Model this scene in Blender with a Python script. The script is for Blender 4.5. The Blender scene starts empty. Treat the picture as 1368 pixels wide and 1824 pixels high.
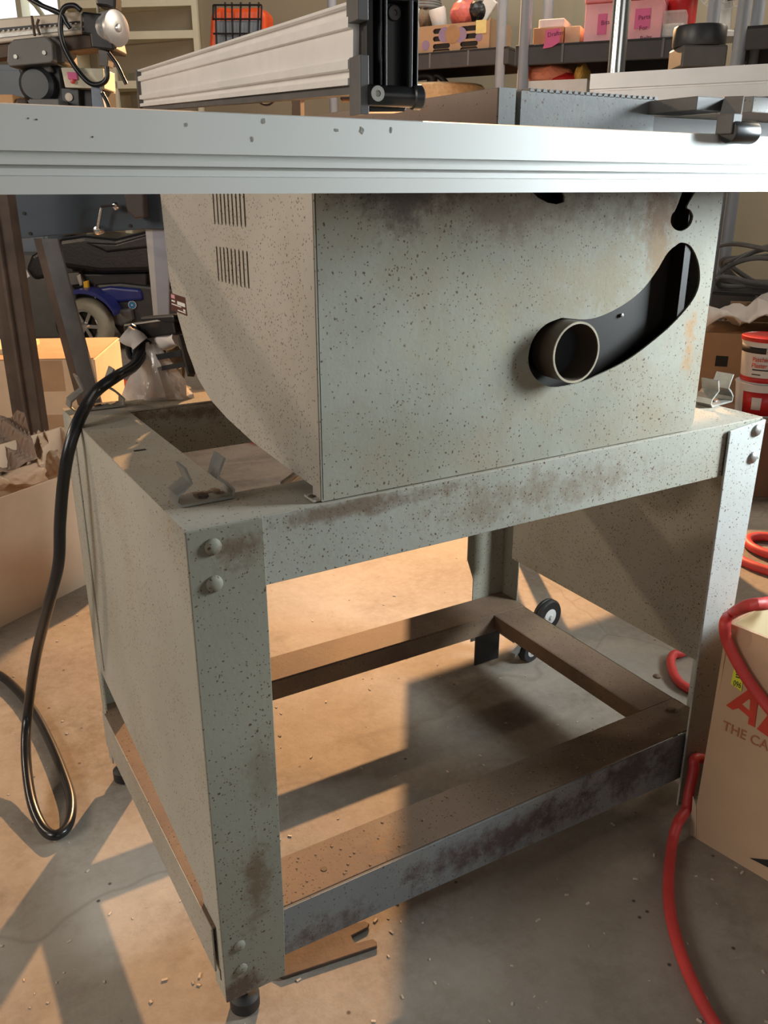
import bpy, bmesh, math, random
from mathutils import Vector, Matrix
random.seed(7)
D = bpy.data
S = bpy.context.scene
COL = S.collection

# ------------------------------------------------------------------ camera
F_PX, PITCH, YAW, ZC = 1525.0, math.atan2(579, 1525), math.radians(30.7), 0.80
cam_d = D.cameras.new('camera')
cam_d.sensor_fit = 'VERTICAL'
cam_d.sensor_height = 36.0
cam_d.lens = 36.0 * F_PX / 1824
cam_d.clip_start = 0.02
cam = D.objects.new('camera', cam_d)
COL.objects.link(cam)
cam.location = (0, 0, ZC)
cam.rotation_euler = (math.pi / 2 - PITCH, 0, -YAW)
S.camera = cam

# ------------------------------------------------------------------ exposure, world, lights
S.view_settings.view_transform = 'Standard'
S.view_settings.look = 'None'
S.view_settings.exposure = 0.0
S.view_settings.gamma = 1.0
S.view_settings.use_curve_mapping = False
W = D.worlds.new('garage_daylight')
S.world = W
W.use_nodes = True
W.node_tree.nodes['Background'].inputs[0].default_value = (0.95, 0.93, 0.90, 1)
W.node_tree.nodes['Background'].inputs[1].default_value = 0.045


def spot_lamp(name, loc, power, col, rad):
    l = D.lights.new(name, 'POINT')
    l.energy = power; l.color = col; l.shadow_soft_size = rad
    o = D.objects.new(name, l); COL.objects.link(o); o.location = loc
    return o


def area_lamp(name, loc, target, power, col, sx, sy):
    l = D.lights.new(name, 'AREA')
    l.energy = power; l.color = col; l.shape = 'RECTANGLE'; l.size = sx; l.size_y = sy
    o = D.objects.new(name, l); COL.objects.link(o); o.location = loc
    o.rotation_euler = (Vector(target) - Vector(loc)).to_track_quat('-Z', 'Y').to_euler()
    return o


wl = spot_lamp('warm_lamp', (2.5, 3.85, 2.14), 1150, (1.0, 0.54, 0.24), 0.035)
wl.data.type = 'SPOT'
wl.data.spot_size = math.radians(74); wl.data.spot_blend = .35; wl.data.shadow_soft_size = .035
wl.rotation_euler = (Vector((.0, 1.0, .1)) - wl.location).to_track_quat('-Z', 'Y').to_euler()
spot_lamp('rear_lamp', (-2.0, 3.0, 1.75), 85, (1.0, 0.78, 0.56), 0.05)
dl = area_lamp('door_daylight', (1.64, 0.16, 1.0), (1.08, 0.62, 0.78), 10, (0.84, 0.95, 1.0), 0.35, 0.5)
dl.data.spread = math.radians(68)
area_lamp('window_daylight', (-2.2, 0.9, 1.6), (0.3, 1.1, 0.6), 38, (1.0, 0.93, 0.85), 1.2, 1.0)
area_lamp('garage_opening', (0.5, -3.0, 1.3), (0.5, 0.6, 0.8), 15, (1.0, 0.98, 0.94), 2.6, 1.6)
area_lamp('right_fill', (3.7, 1.0, 2.2), (2.7, 2.3, 0.4), 30, (1.0, 0.86, 0.70), 0.8, 0.8)  # added fill lamp brightening the wall and floor at the right
area_lamp('background_fill', (2.2, 2.9, 2.75), (2.7, 4.0, 0.9), 30, (1.0, 0.95, 0.86), 1.6, 1.2)  # extra lamp put in to lift the back wall and shelving

# ------------------------------------------------------------------ helpers: unprojection to real places
FW = Vector((math.sin(YAW) * math.cos(PITCH), math.cos(YAW) * math.cos(PITCH), -math.sin(PITCH)))
RT = Vector((math.cos(YAW), -math.sin(YAW), 0))
UP = RT.cross(FW)
FH = Vector((math.sin(YAW), math.cos(YAW), 0))
C0 = Vector((0, 0, ZC))


def ray(x, y):
    return FW + RT * ((x - 684) / F_PX) - UP * ((y - 912) / F_PX)


def at(x, y, X=None, Y=None, Z=None):
    d = ray(x, y)
    i, v = (0, X) if X is not None else (1, Y) if Y is not None else (2, Z)
    return C0 + d * ((v - C0[i]) / d[i])


def P(x, y, d):
    r = ray(x, y)
    return C0 + r * (d / r.dot(FH))


class Frame:
    """an upright local frame: x along a wall, y away from the viewer, z up"""
    def __init__(s, org, deg):
        s.m = Matrix.Translation((org[0], org[1], 0)) @ Matrix.Rotation(math.radians(deg), 4, 'Z')
        s.i = s.m.inverted()

    def hit(s, px, py, yl):
        a = s.i @ C0
        b = s.i.to_3x3() @ ray(px, py)
        return a + b * ((yl - a.y) / b.y)


IDM = Matrix.Identity(4)


def root_loc(o):
    while o.parent:
        o = o.parent
    return Vector(o.location)


class MB:
    def __init__(s, m=None):
        s.bm = bmesh.new(); s.m = m.m if isinstance(m, Frame) else (m or IDM)
        s.smooth = False

    def v(s, p):
        return s.bm.verts.new(s.m @ Vector(p))

    def face(s, vs):
        try:
            return s.bm.faces.new(vs)
        except ValueError:
            return None

    def box(s, x0, x1, y0, y1, z0, z1):
        return s.hexa([(x0, y0, z0), (x1, y0, z0), (x1, y1, z0), (x0, y1, z0), (x0, y0, z1), (x1, y0, z1), (x1, y1, z1), (x0, y1, z1)])

    def hexa(s, ps):
        q = [s.v(p) for p in ps]
        for f in ((3, 2, 1, 0), (4, 5, 6, 7), (0, 1, 5, 4), (1, 2, 6, 5), (2, 3, 7, 6), (3, 0, 4, 7)):
            s.face([q[i] for i in f])
        return s

    def bar(s, p0, p1, w, h, upv=(0, 0, 1)):
        """box beam from p0 to p1, width w, height h"""
        p0, p1 = Vector(p0), Vector(p1)
        t = (p1 - p0).normalized()
        u = t.cross(Vector(upv)).normalized() * (w / 2)
        k = u.cross(t).normalized() * (h / 2)
        return s.hexa([p0 - u - k, p0 + u - k, p1 + u - k, p1 - u - k, p0 - u + k, p0 + u + k, p1 + u + k, p1 - u + k])

    def prism(s, pts, axis, a, b):
        """pts = 2d outline; axis 'x': (y,z), 'y': (x,z), 'z': (x,y)"""
        def mk(p, c):
            return {'x': (c, p[0], p[1]), 'y': (p[0], c, p[1]), 'z': (p[0], p[1], c)}[axis]
        A = [s.v(mk(p, a)) for p in pts]; B = [s.v(mk(p, b)) for p in pts]
        s.face(A); s.face(list(reversed(B)))
        n = len(pts)
        for i in range(n):
            s.face([A[i], B[i], B[(i + 1) % n], A[(i + 1) % n]])
        return s

    def tube(s, pts, r, seg=10, caps=True, closed=False, rs=None):
        pts = [Vector(p) for p in pts]
        rings = []
        n = len(pts)
        prev = None
        for i, p in enumerate(pts):
            if closed:
                t = pts[(i + 1) % n] - pts[i - 1]
            else:
                t = pts[min(i + 1, n - 1)] - pts[max(i - 1, 0)]
            t.normalize()
            if prev is None:
                a = Vector((0, 0, 1)) if abs(t.z) < .9 else Vector((1, 0, 0))
                u = t.cross(a).normalized()
            else:
                u = (prev - t * prev.dot(t)).normalized()
            prev = u
            w = t.cross(u)
            rr = rs[i] if rs else r
            rings.append([s.v(p + (u * math.cos(k * math.tau / seg) + w * math.sin(k * math.tau / seg)) * rr) for k in range(seg)])
        for i in range(n if closed else n - 1):
            A, B = rings[i], rings[(i + 1) % n]
            for k in range(seg):
                s.face([A[k], A[(k + 1) % seg], B[(k + 1) % seg], B[k]])
        if caps and not closed:
            s.face(list(reversed(rings[0]))); s.face(rings[-1])
        s.smooth = True
        return s

    def lathe(s, c, ax, prof, seg=32):
        """prof: list of (r, h) along axis ax from centre c"""
        c = Vector(c); ax = Vector(ax).normalized()
        a = Vector((0, 0, 1)) if abs(ax.z) < .9 else Vector((1, 0, 0))
        u = ax.cross(a).normalized(); w = ax.cross(u)
        rings = []
        for r, h in prof:
            if r < 1e-6:
                rings.append([s.v(c + ax * h)])
            else:
                rings.append([s.v(c + ax * h + (u * math.cos(k * math.tau / seg) + w * math.sin(k * math.tau / seg)) * r) for k in range(seg)])
        for A, B in zip(rings, rings[1:]):
            for k in range(seg):
                k2 = (k + 1) % seg
                if len(A) == 1 and len(B) == 1: continue
                if len(A) == 1: s.face([A[0], B[k2], B[k]])
                elif len(B) == 1: s.face([A[k], A[k2], B[0]])
                else: s.face([A[k], A[k2], B[k2], B[k]])
        if len(rings[0]) > 1 and rings[0] is not None and prof[0] != prof[-1]:
            s.face(list(reversed(rings[0])))
        if len(rings[-1]) > 1 and prof[0] != prof[-1]:
            s.face(rings[-1])
        s.smooth = True
        return s

    def sheet(s, grid, th=0.0015):
        """grid of points -> thin solid cloth sheet"""
        n, m = len(grid), len(grid[0])
        vs = [[s.v(p) for p in row] for row in grid]
        for i in range(n - 1):
            for j in range(m - 1):
                s.face([vs[i][j], vs[i + 1][j], vs[i + 1][j + 1], vs[i][j + 1]])
        s.smooth = True
        s.th = th
        return s

    def build(s, name, mat, parent=None, bevel=0, seg=2, smooth=None, th=None):
        bmesh.ops.recalc_face_normals(s.bm, faces=s.bm.faces[:])
        if parent is not None:
            s.bm.transform(Matrix.Translation(-root_loc(parent)))
            org = Vector((0, 0, 0))
        else:
            xs = [v.co for v in s.bm.verts]
            org = Vector(((min(c.x for c in xs) + max(c.x for c in xs)) / 2, (min(c.y for c in xs) + max(c.y for c in xs)) / 2, min(c.z for c in xs)))
            s.bm.transform(Matrix.Translation(-org))
        me = D.meshes.new(name)
        s.bm.to_mesh(me); s.bm.free()
        if smooth if smooth is not None else s.smooth:
            me.shade_smooth() if not bevel else None
            try:
                me.set_sharp_from_angle(angle=math.radians(40))
            except Exception:
                pass
        me.materials.append(mat)
        o = D.objects.new(name, me)
        COL.objects.link(o)
        o.location = org
        if parent is not None:
            o.parent = parent
        if bevel:
            b = o.modifiers.new('bevel', 'BEVEL'); b.width = bevel; b.segments = seg; b.limit_method = 'ANGLE'; b.angle_limit = math.radians(35)
        if th:
            b = o.modifiers.new('solid', 'SOLIDIFY'); b.thickness = th
        return o


def thing(name, loc, label, cat, group=None):
    o = D.objects.new(name, None); COL.objects.link(o)
    o.location = loc; o.empty_display_size = .05
    return tag(o, label, cat, group)


def tag(o, label, cat, group=None, kind=None):
    o['label'] = label; o['category'] = cat
    if group: o['group'] = group
    if kind: o['kind'] = kind
    return o


def structure(o):
    o['kind'] = 'structure'
    return o


def apply_mods(o):
    dg = bpy.context.evaluated_depsgraph_get()
    me = D.meshes.new_from_object(o.evaluated_get(dg))
    o.modifiers.clear()
    o.data = me


def cut(o, cutters):
    """boolean-cut and bake"""
    for c in cutters:
        m = o.modifiers.new('cut', 'BOOLEAN'); m.object = c; m.operation = 'DIFFERENCE'; m.solver = 'EXACT'
    bpy.context.view_layer.update()
    apply_mods(o)
    for c in cutters:
        D.objects.remove(c)


def text(name, body, size, mat, parent, M, th=0.0004, font_scale=(1, 1), align='LEFT'):
    """text as a mesh; M maps text plane (x right, y up, z out) into the world"""
    c = D.curves.new(name, 'FONT'); c.body = body; c.size = size; c.extrude = th; c.align_x = align
    t = D.objects.new(name + '_tmp', c); COL.objects.link(t)
    bpy.context.view_layer.update()
    me = D.meshes.new_from_object(t.evaluated_get(bpy.context.evaluated_depsgraph_get()))
    D.objects.remove(t)
    me.transform(Matrix.Translation(-root_loc(parent)) @ M @ Matrix.Diagonal((font_scale[0], font_scale[1], 1, 1)))
    me.materials.clear(); me.materials.append(mat)
    o = D.objects.new(name, me); COL.objects.link(o); o.parent = parent
    return o


def spline(pts, n=8):
    """Catmull-Rom through the points"""
    pts = [Vector(p) for p in pts]
    q = [pts[0] * 2 - pts[1]] + pts + [pts[-1] * 2 - pts[-2]]
    out = []
    for i in range(1, len(q) - 2):
        a, b, c, d = q[i - 1], q[i], q[i + 1], q[i + 2]
        for k in range(n):
            t = k / n
            out.append(.5 * ((2 * b) + (c - a) * t + (2 * a - 5 * b + 4 * c - d) * t * t + (3 * b - a - 3 * c + d) * t ** 3))
    out.append(pts[-1])
    return out


def circ(cx, cy, r, a0=0, a1=360, n=24):
    return [(cx + r * math.cos(math.radians(a0 + (a1 - a0) * i / n)), cy + r * math.sin(math.radians(a0 + (a1 - a0) * i / n))) for i in range(n + 1)]


# ------------------------------------------------------------------ materials
def newmat(name):
    m = D.materials.new(name); m.use_nodes = True
    nt = m.node_tree
    return m, nt, nt.nodes['Principled BSDF']


def nd(nt, t, **k):
    n = nt.nodes.new(t)
    for a, v in k.items():
        if a.startswith('i_'):
            n.inputs[a[2:].replace('_', ' ')].default_value = v
        else:
            setattr(n, a, v)
    return n


def ramp(nt, src, stops):
    r = nt.nodes.new('ShaderNodeValToRGB')
    e = r.color_ramp.elements
    e[0].position, e[0].color = stops[0][0], (*stops[0][1], 1)
    e[1].position, e[1].color = stops[-1][0], (*stops[-1][1], 1)
    for p, c in stops[1:-1]:
        x = e.new(p); x.color = (*c, 1)
    nt.links.new(src, r.inputs[0])
    return r.outputs[0]


def mixc(nt, f, a, b):
    m = nt.nodes.new('ShaderNodeMix'); m.data_type = 'RGBA'
    for s_, v in ((m.inputs[0], f), (m.inputs[6], a), (m.inputs[7], b)):
        if hasattr(v, 'is_output') or isinstance(v, bpy.types.NodeSocket): nt.links.new(v, s_)
        elif isinstance(v, (int, float)): s_.default_value = v
        else: s_.default_value = (*v, 1)
    return m.outputs[2]


def g(v):
    return (v, v, v)


def noise(nt, vec, scale, detail=4, rough=.55):
    n = nd(nt, 'ShaderNodeTexNoise'); n.inputs['Scale'].default_value = scale
    n.inputs['Detail'].default_value = detail; n.inputs['Roughness'].default_value = rough
    nt.links.new(vec, n.inputs['Vector'])
    return n.outputs['Fac']


def bump(nt, bs, h, strength, dist=.002):
    b = nd(nt, 'ShaderNodeBump'); b.inputs['Strength'].default_value = strength; b.inputs['Distance'].default_value = dist
    nt.links.new(h, b.inputs['Height']); nt.links.new(b.outputs[0], bs.inputs['Normal'])


def plain(name, col, rough=.5, metal=0, var=.12, scale=20, bmp=0, spec=.5):
    m, nt, bs = newmat(name)
    tc = nd(nt, 'ShaderNodeTexCoord').outputs['Object']
    f = noise(nt, tc, scale)
    c = ramp(nt, f, [(.3, tuple(x * (1 - var) for x in col)), (.7, tuple(min(1, x * (1 + var)) for x in col))])
    nt.links.new(c, bs.inputs['Base Color'])
    bs.inputs['Roughness'].default_value = rough
    bs.inputs['Metallic'].default_value = metal
    bs.inputs['Specular IOR Level'].default_value = spec
    if bmp: bump(nt, bs, noise(nt, tc, scale * 6), bmp)
    return m


def painted_steel(name, a, b, rust_c, speck, blot, stain=0.0, rough=.62, seed=0.0, blot_scale=9, box=None):
    """old hammered enamel: speckled with rust pits, blotches of grime"""
    m, nt, bs = newmat(name)
    tc0 = nd(nt, 'ShaderNodeTexCoord').outputs['Object']
    mp = nd(nt, 'ShaderNodeMapping'); mp.inputs['Location'].default_value = (seed, seed * 1.7, seed * .6)
    nt.links.new(tc0, mp.inputs[0]); tc = mp.outputs[0]
    c = ramp(nt, noise(nt, tc, 5, 6), [(.3, a), (.7, b)])
    # mottled grime
    gr = ramp(nt, noise(nt, tc, blot_scale, 8, .65), [(.52 - .1 * stain, g(0)), (.75 - .1 * stain, g(1))])
    mul = nd(nt, 'ShaderNodeMath', operation='MULTIPLY'); nt.links.new(gr, mul.inputs[0]); mul.inputs[1].default_value = .25 + .6 * stain
    c = mixc(nt, mul.outputs[0], c, tuple(x * .55 + y * .45 for x, y in zip((.30, .22, .13), a)))
    # round rust pits
    for sc, th, keep in ((150, .21, .66 - .25 * speck), (340, .30, .58 - .25 * speck)):
        wp = nd(nt, 'ShaderNodeVectorMath', operation='ADD')
        nz = nd(nt, 'ShaderNodeTexNoise'); nz.inputs['Scale'].default_value = 160; nt.links.new(tc, nz.inputs['Vector'])
        sc_ = nd(nt, 'ShaderNodeVectorMath', operation='SCALE'); sc_.inputs['Scale'].default_value = .005
        nt.links.new(nz.outputs['Color'], sc_.inputs[0]); nt.links.new(tc, wp.inputs[0]); nt.links.new(sc_.outputs[0], wp.inputs[1])
        v = nd(nt, 'ShaderNodeTexVoronoi'); v.inputs['Scale'].default_value = sc; nt.links.new(wp.outputs[0], v.inputs['Vector'])
        sep = nd(nt, 'ShaderNodeSeparateColor'); nt.links.new(v.outputs['Color'], sep.inputs[0])
        clus = noise(nt, tc, 9, 5)
        ad = nd(nt, 'ShaderNodeMath', operation='ADD'); nt.links.new(sep.outputs[0], ad.inputs[0]); nt.links.new(clus, ad.inputs[1])
        k = nd(nt, 'ShaderNodeMath', operation='GREATER_THAN'); nt.links.new(ad.outputs[0], k.inputs[0]); k.inputs[1].default_value = keep + .70
        dd = ramp(nt, v.outputs['Distance'], [(th * .6, g(1)), (th, g(0))])
        mm = nd(nt, 'ShaderNodeMath', operation='MULTIPLY'); nt.links.new(dd, mm.inputs[0]); nt.links.new(k.outputs[0], mm.inputs[1])
        m2 = nd(nt, 'ShaderNodeMath', operation='MULTIPLY'); nt.links.new(mm.outputs[0], m2.inputs[0]); m2.inputs[1].default_value = .85
        c = mixc(nt, m2.outputs[0], c, rust_c)
    # rust blotches
    if blot > 0:
        bl = ramp(nt, noise(nt, tc, 6.5, 10, .72), [(.66 - .12 * blot, g(0)), (.74 - .1 * blot, g(1))])
        c = mixc(nt, bl, c, (.20, .105, .045))
    if box:
        # stains where the thing really has them: list of (centre, radius xyz, colour, strength) in object space
        for cen, rad, colr, st in box:
            sb = nd(nt, 'ShaderNodeVectorMath', operation='SUBTRACT'); nt.links.new(tc0, sb.inputs[0]); sb.inputs[1].default_value = cen
            dv = nd(nt, 'ShaderNodeVectorMath', operation='DIVIDE'); nt.links.new(sb.outputs[0], dv.inputs[0]); dv.inputs[1].default_value = rad
            ln = nd(nt, 'ShaderNodeVectorMath', operation='LENGTH'); nt.links.new(dv.outputs[0], ln.inputs[0])
            nn = noise(nt, tc, 22, 10, .78)
            a2 = nd(nt, 'ShaderNodeMath', operation='MULTIPLY_ADD'); nt.links.new(nn, a2.inputs[0]); a2.inputs[1].default_value = 4.2; nt.links.new(ln.outputs['Value'], a2.inputs[2])
            fr = ramp(nt, a2.outputs[0], [(.0, g(0)), (1, g(0))])
            sub = nd(nt, 'ShaderNodeMapRange'); nt.links.new(a2.outputs[0], sub.inputs[0])
            sub.inputs[1].default_value = 2.35; sub.inputs[2].default_value = 3.05; sub.inputs[3].default_value = st; sub.inputs[4].default_value = 0
            nt.nodes.remove(fr.node)
            c = mixc(nt, sub.outputs[0], c, colr)
    nt.links.new(c, bs.inputs['Base Color'])
    bs.inputs['Roughness'].default_value = rough
    bs.inputs['Specular IOR Level'].default_value = .22
    bump(nt, bs, noise(nt, tc, 170, 3), .22, .001)
    return m


RUST = (.075, .034, .016)
M_stand = painted_steel('enamel_stand', (.215, .205, .16), (.29, .28, .225), RUST, .75, .0, .3, seed=3, box=[  # dark copy of the stand enamel, with the left leg's shade in its tone
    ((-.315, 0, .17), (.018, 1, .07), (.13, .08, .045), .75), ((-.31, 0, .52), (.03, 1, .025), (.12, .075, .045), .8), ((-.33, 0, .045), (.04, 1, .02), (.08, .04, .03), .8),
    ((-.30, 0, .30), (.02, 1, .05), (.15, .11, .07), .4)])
M_standR = painted_steel('enamel_leg_lit', (.37, .39, .375), (.45, .475, .455), RUST, .2, .0, .1, seed=5)  # pale copy of the stand enamel: daylight on this leg put into the colour
M_standL = painted_steel('enamel_end_panel', (.34, .325, .27), (.42, .40, .34), RUST, .35, .0, .3, seed=8)
M_apron = painted_steel('enamel_apron', (.27, .27, .225), (.36, .355, .305), RUST, 1.45, .15, .35, seed=14, box=[((.03, 0, .51), (.2, 1, .03), (.15, .09, .05), .5), ((-.2, 0, .535), (.15, 1, .012), (.13, .08, .05), .8)])
M_top = painted_steel('enamel_top_flange', (.31, .285, .235), (.40, .37, .31), RUST, .3, .1, .6, seed=21)
M_cabF = painted_steel('enamel_cabinet_front', (.25, .245, .195), (.38, .38, .325), RUST, .6, .0, .8, seed=31, box=[
    ((-.03, 0, .238), (.16, 1, .035), (.16, .12, .085), .8),
    ((.143, 0, .232), (.022, 1, .055), (.18, .10, .045), .9),
    ((.208, 0, .105), (.012, 1, .05), (.36, .20, .08), .9),
    ((.05, 0, .165), (.14, 1, .05), (.29, .25, .17), .8),
    ((.16, 0, .165), (.03, 1, .05), (.27, .17, .08), .7),
    ((-.17, 0, .26), (.09, 1, .04), (.10, .085, .07), .8),
    ((.0, 0, .08), (.06, 1, .05), (.29, .25, .17), .6),
    ((-.09, 0, .12), (.10, 1, .04), (.33, .31, .22), .5)])
M_cabL = painted_steel('enamel_cabinet_side', (.36, .33, .28), (.45, .42, .36), RUST, .45, .0, .3, seed=43)
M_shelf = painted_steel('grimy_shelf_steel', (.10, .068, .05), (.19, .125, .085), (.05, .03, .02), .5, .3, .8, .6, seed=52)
M_shelfF = painted_steel('grimy_shelf_front', (.16, .165, .165), (.22, .225, .22), (.07, .04, .03), .3, .0, .3, .5, seed=57, box=[
    ((.0, 0, .08), (.18, 1, .035), (.075, .045, .045), .9), ((-.22, 0, .07), (.09, 1, .025), (.07, .04, .035), .8), ((.22, 0, .09), (.14, 1, .04), (.05, .035, .035), .8)])
M_alu = plain('dull_aluminium', (.74, .75, .72), .52, .45, .03, 6)
M_fence = plain('pale_anodised_aluminium', (.82, .79, .76), .4, .15, .04, 30)
M_gal = plain('galvanised_steel', (.34, .33, .30), .42, .7, .2, 40, .1)
M_clipedge = plain('dark_clip_steel', (.30, .29, .27), .4, .75, .3, 60)
M_iron = painted_steel('cast_iron', (.17, .17, .165), (.23, .23, .22), (.12, .06, .03), .0, .1, .4, .5, seed=71)
M_blackp = plain('black_plastic', (.012, .012, .013), .32, 0, .2, 30)
M_blackm = plain('black_metal', (.02, .02, .021), .45, .2, .2, 30)
M_greyp = plain('dark_grey_plastic', (.10, .095, .09), .5, 0, .15, 30)
M_rubber = plain('black_rubber', (.018, .018, .018), .55, 0, .2, 30)
M_cord = plain('cord_rubber', (.012, .013, .016), .28, 0, .2, 30)
M_chrome = plain('chrome', (.88, .88, .87), .2, 1, .05, 10)
M_dark = plain('dark_inner_steel', (.014, .010, .008), .5, .3, .3, 12)
M_redrub = plain('red_rubber_hose', (.62, .055, .05), .5, 0, .15, 25)
M_orange = plain('orange_plastic', (.85, .10, .02), .4, 0, .1, 20)
M_white = plain('white_plastic', (.72, .72, .70), .4, 0, .06, 20)
M_boxp = plain('printed_box_cardboard', (.60, .40, .25), .85, 0, .06, 10, .1)
M_card = plain('cardboard', (.42, .27, .16), .85, 0, .08, 14, .1)
M_cardL = plain('pale_cardboard', (.62, .47, .33), .85, 0, .07, 10, .1)
M_cardin = plain('cardboard_inside', (.62, .52, .32), .9, 0, .06, 10, .05)
M_paper = plain('kraft_paper', (.55, .38, .25), .8, 0, .12, 16, .3)
M_paperd = plain('brown_kraft_paper', (.24, .16, .11), .85, 0, .15, 14, .3)
M_red = plain('red_plastic', (.55, .02, .02), .35, 0, .1, 20)
M_pinkp = plain('pink_plastic', (.80, .38, .42), .3, 0, .12, 12)
M_pinkn = plain('pink_note', (.68, .14, .32), .7, 0, .03, 10)
M_yellow = plain('yellow_sticker', (.80, .80, .06), .6, 0, .03, 10)
M_ink = plain('black_ink', (.02, .02, .02), .7, 0, .1, 10)
M_noteink = plain('purple_pen_ink', (.16, .03, .10), .7, 0, .1, 10)
M_redink = plain('red_print', (.62, .06, .03), .8, 0, .1, 60)
M_redink2 = plain('faint_red_print', (.45, .16, .09), .85, 0, .1, 60)
M_whiteink = plain('white_print', (.7, .68, .64), .6, 0, .05, 30)
M_shelfb = plain('black_resin_shelf', (.045, .045, .048), .55, 0, .1, 30)
M_pole = plain('grey_resin_pole', (.28, .32, .37), .45, 0, .05, 20)
M_cream = plain('cream_painted_wood', (.70, .66, .50), .6, 0, .05, 8)
M_bluegrey = plain('blue_grey_paint', (.20, .25, .31), .5, 0, .06, 8)
M_navy = plain('dark_blue_painted_steel', (.035, .05, .068), .5, .1, .15, 8)
M_legst = plain('grey_brown_angle_steel', (.10, .10, .105), .5, .3, .3, 12)
M_rusty = plain('rusty_brown_steel', (.085, .055, .038), .6, .2, .4, 10, .3)
M_postg = plain('light_grey_strut', (.30, .31, .36), .5, .2, .1, 10)
M_beige = plain('beige_enamel', (.58, .50, .40), .45, .1, .08, 12)
M_greyen = plain('grey_enamel', (.13, .125, .115), .5, .1, .1, 12)
M_leather = plain('black_vinyl', (.012, .012, .013), .35, 0, .3, 14, .3)
M_tyre = plain('grey_tyre_rubber', (.30, .29, .23), .75, 0, .12, 14, .2)
M_bluep = plain('blue_plastic', (.02, .03, .18), .3, 0, .15, 14)
M_darkgrey = plain('charcoal_plastic', (.03, .032, .036), .4, 0, .15, 14)
M_cloth = plain('white_cloth', (.68, .62, .57), .9, 0, .08, 16, .2)
M_duct = plain('grey_cable_sheath', (.14, .14, .135), .5, 0, .2, 20)
M_sticker = plain('dark_red_label', (.09, .03, .025), .4, 0, .3, 60)


def concrete():
    m, nt, bs = newmat('worn_concrete')
    tc = nd(nt, 'ShaderNodeTexCoord').outputs['Object']
    c = ramp(nt, noise(nt, tc, 2.3, 10, .62), [(.3, (.17, .14, .11)), (.5, (.28, .24, .195)), (.72, (.38, .335, .28))])
    st = ramp(nt, noise(nt, tc, 7.5, 10, .7), [(.50, g(0)), (.72, g(.8))])
    c = mixc(nt, st, c, (.16, .125, .095))
    fine = ramp(nt, noise(nt, tc, 70, 6, .7), [(.35, g(0)), (.75, g(.5))])
    c = mixc(nt, fine, c, (.40, .36, .31))
    v = nd(nt, 'ShaderNodeTexVoronoi'); v.inputs['Scale'].default_value = 46; nt.links.new(tc, v.inputs['Vector'])
    sep = nd(nt, 'ShaderNodeSeparateColor'); nt.links.new(v.outputs['Color'], sep.inputs[0])
    k = nd(nt, 'ShaderNodeMath', operation='GREATER_THAN'); nt.links.new(sep.outputs[1], k.inputs[0]); k.inputs[1].default_value = .86
    dd = ramp(nt, v.outputs['Distance'], [(.06, g(1)), (.14, g(0))])
    mm = nd(nt, 'ShaderNodeMath', operation='MULTIPLY'); nt.links.new(dd, mm.inputs[0]); nt.links.new(k.outputs[0], mm.inputs[1])
    c = mixc(nt, mm.outputs[0], c, (.07, .055, .045))
    # hairline crack
    w = nd(nt, 'ShaderNodeTexVoronoi'); w.feature = 'DISTANCE_TO_EDGE'; w.inputs['Scale'].default_value = .7
    wn = nd(nt, 'ShaderNodeTexNoise'); wn.inputs['Scale'].default_value = 5; nt.links.new(tc, wn.inputs['Vector'])
    ws = nd(nt, 'ShaderNodeVectorMath', operation='MULTIPLY_ADD'); nt.links.new(wn.outputs['Color'], ws.inputs[0]); ws.inputs[1].default_value = (.3, .3, 0); nt.links.new(tc, ws.inputs[2])
    nt.links.new(ws.outputs[0], w.inputs['Vector'])
    cr = ramp(nt, w.outputs['Distance'], [(0, g(.35)), (.0018, g(0))])
    c = mixc(nt, cr, c, (.15, .12, .1))
    nt.links.new(c, bs.inputs['Base Color'])
    bs.inputs['Roughness'].default_value = .62
    bs.inputs['Specular IOR Level'].default_value = .35
    bump(nt, bs, noise(nt, tc, 45, 8, .7), .3, .003)
    return m


def glassy(name, col, alpha):
    m, nt, bs = newmat(name)
    bs.inputs['Base Color'].default_value = (*col, 1)
    bs.inputs['Roughness'].default_value = .12
    bs.inputs['Alpha'].default_value = alpha
    bs.inputs['Specular IOR Level'].default_value = .9
    tc = nd(nt, 'ShaderNodeTexCoord').outputs['Object']
    bump(nt, bs, noise(nt, tc, 60, 3), .6, .004)
    return m


M_floor = concrete()
M_wall = plain('tan_plasterboard', (.29, .25, .175), .8, 0, .04, 3)
M_wallw = plain('pale_wall_paint', (.60, .58, .52), .8, 0, .04, 3)
M_bag = glassy('clear_polythene', (.80, .74, .68), .55)
M_pane, _nt, _bs = newmat('daylit_window_pane')
_bs.inputs['Emission Color'].default_value = (.86, .94, 1, 1)
_bs.inputs['Emission Strength'].default_value = 1.3

# ------------------------------------------------------------------ setting
structure(MB().box(-4, 7, -2.5, 9, -.05, 0).build('floor', M_floor))
ROOM = Frame(P(684, 333, 4.9), -53.5)
b = MB(ROOM)
WX0 = ROOM.hit(-170, 10, 0).x; WX1 = ROOM.hit(112, 10, 0).x
wz0 = ROOM.hit(50, 92, 0).z; wz1 = wz0 + 1.1
b.box(-6, WX0, 0, .12, 0, 3.1); b.box(WX1, 6, 0, .12, 0, 3.1)
b.box(WX0, WX1, 0, .12, 0, wz0); b.box(WX0, WX1, 0, .12, wz1, 3.1)
structure(b.build('wall_back', M_wall))
win = MB(ROOM)
for x in [WX0 + (WX1 - WX0) * k / 4 for k in range(5)]:
    win.box(x - .02, x + .02, -.02, .08, wz0, wz1)
for z in (wz0, wz0 + .42, wz1):
    win.box(WX0, WX1, -.02, .08, z - .02, z + .02)
win = structure(win.build('window_1', M_cream))
MB(ROOM).box(WX0, WX1, .05, .06, wz0, wz1).build('window_pane', M_pane, win)
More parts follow.
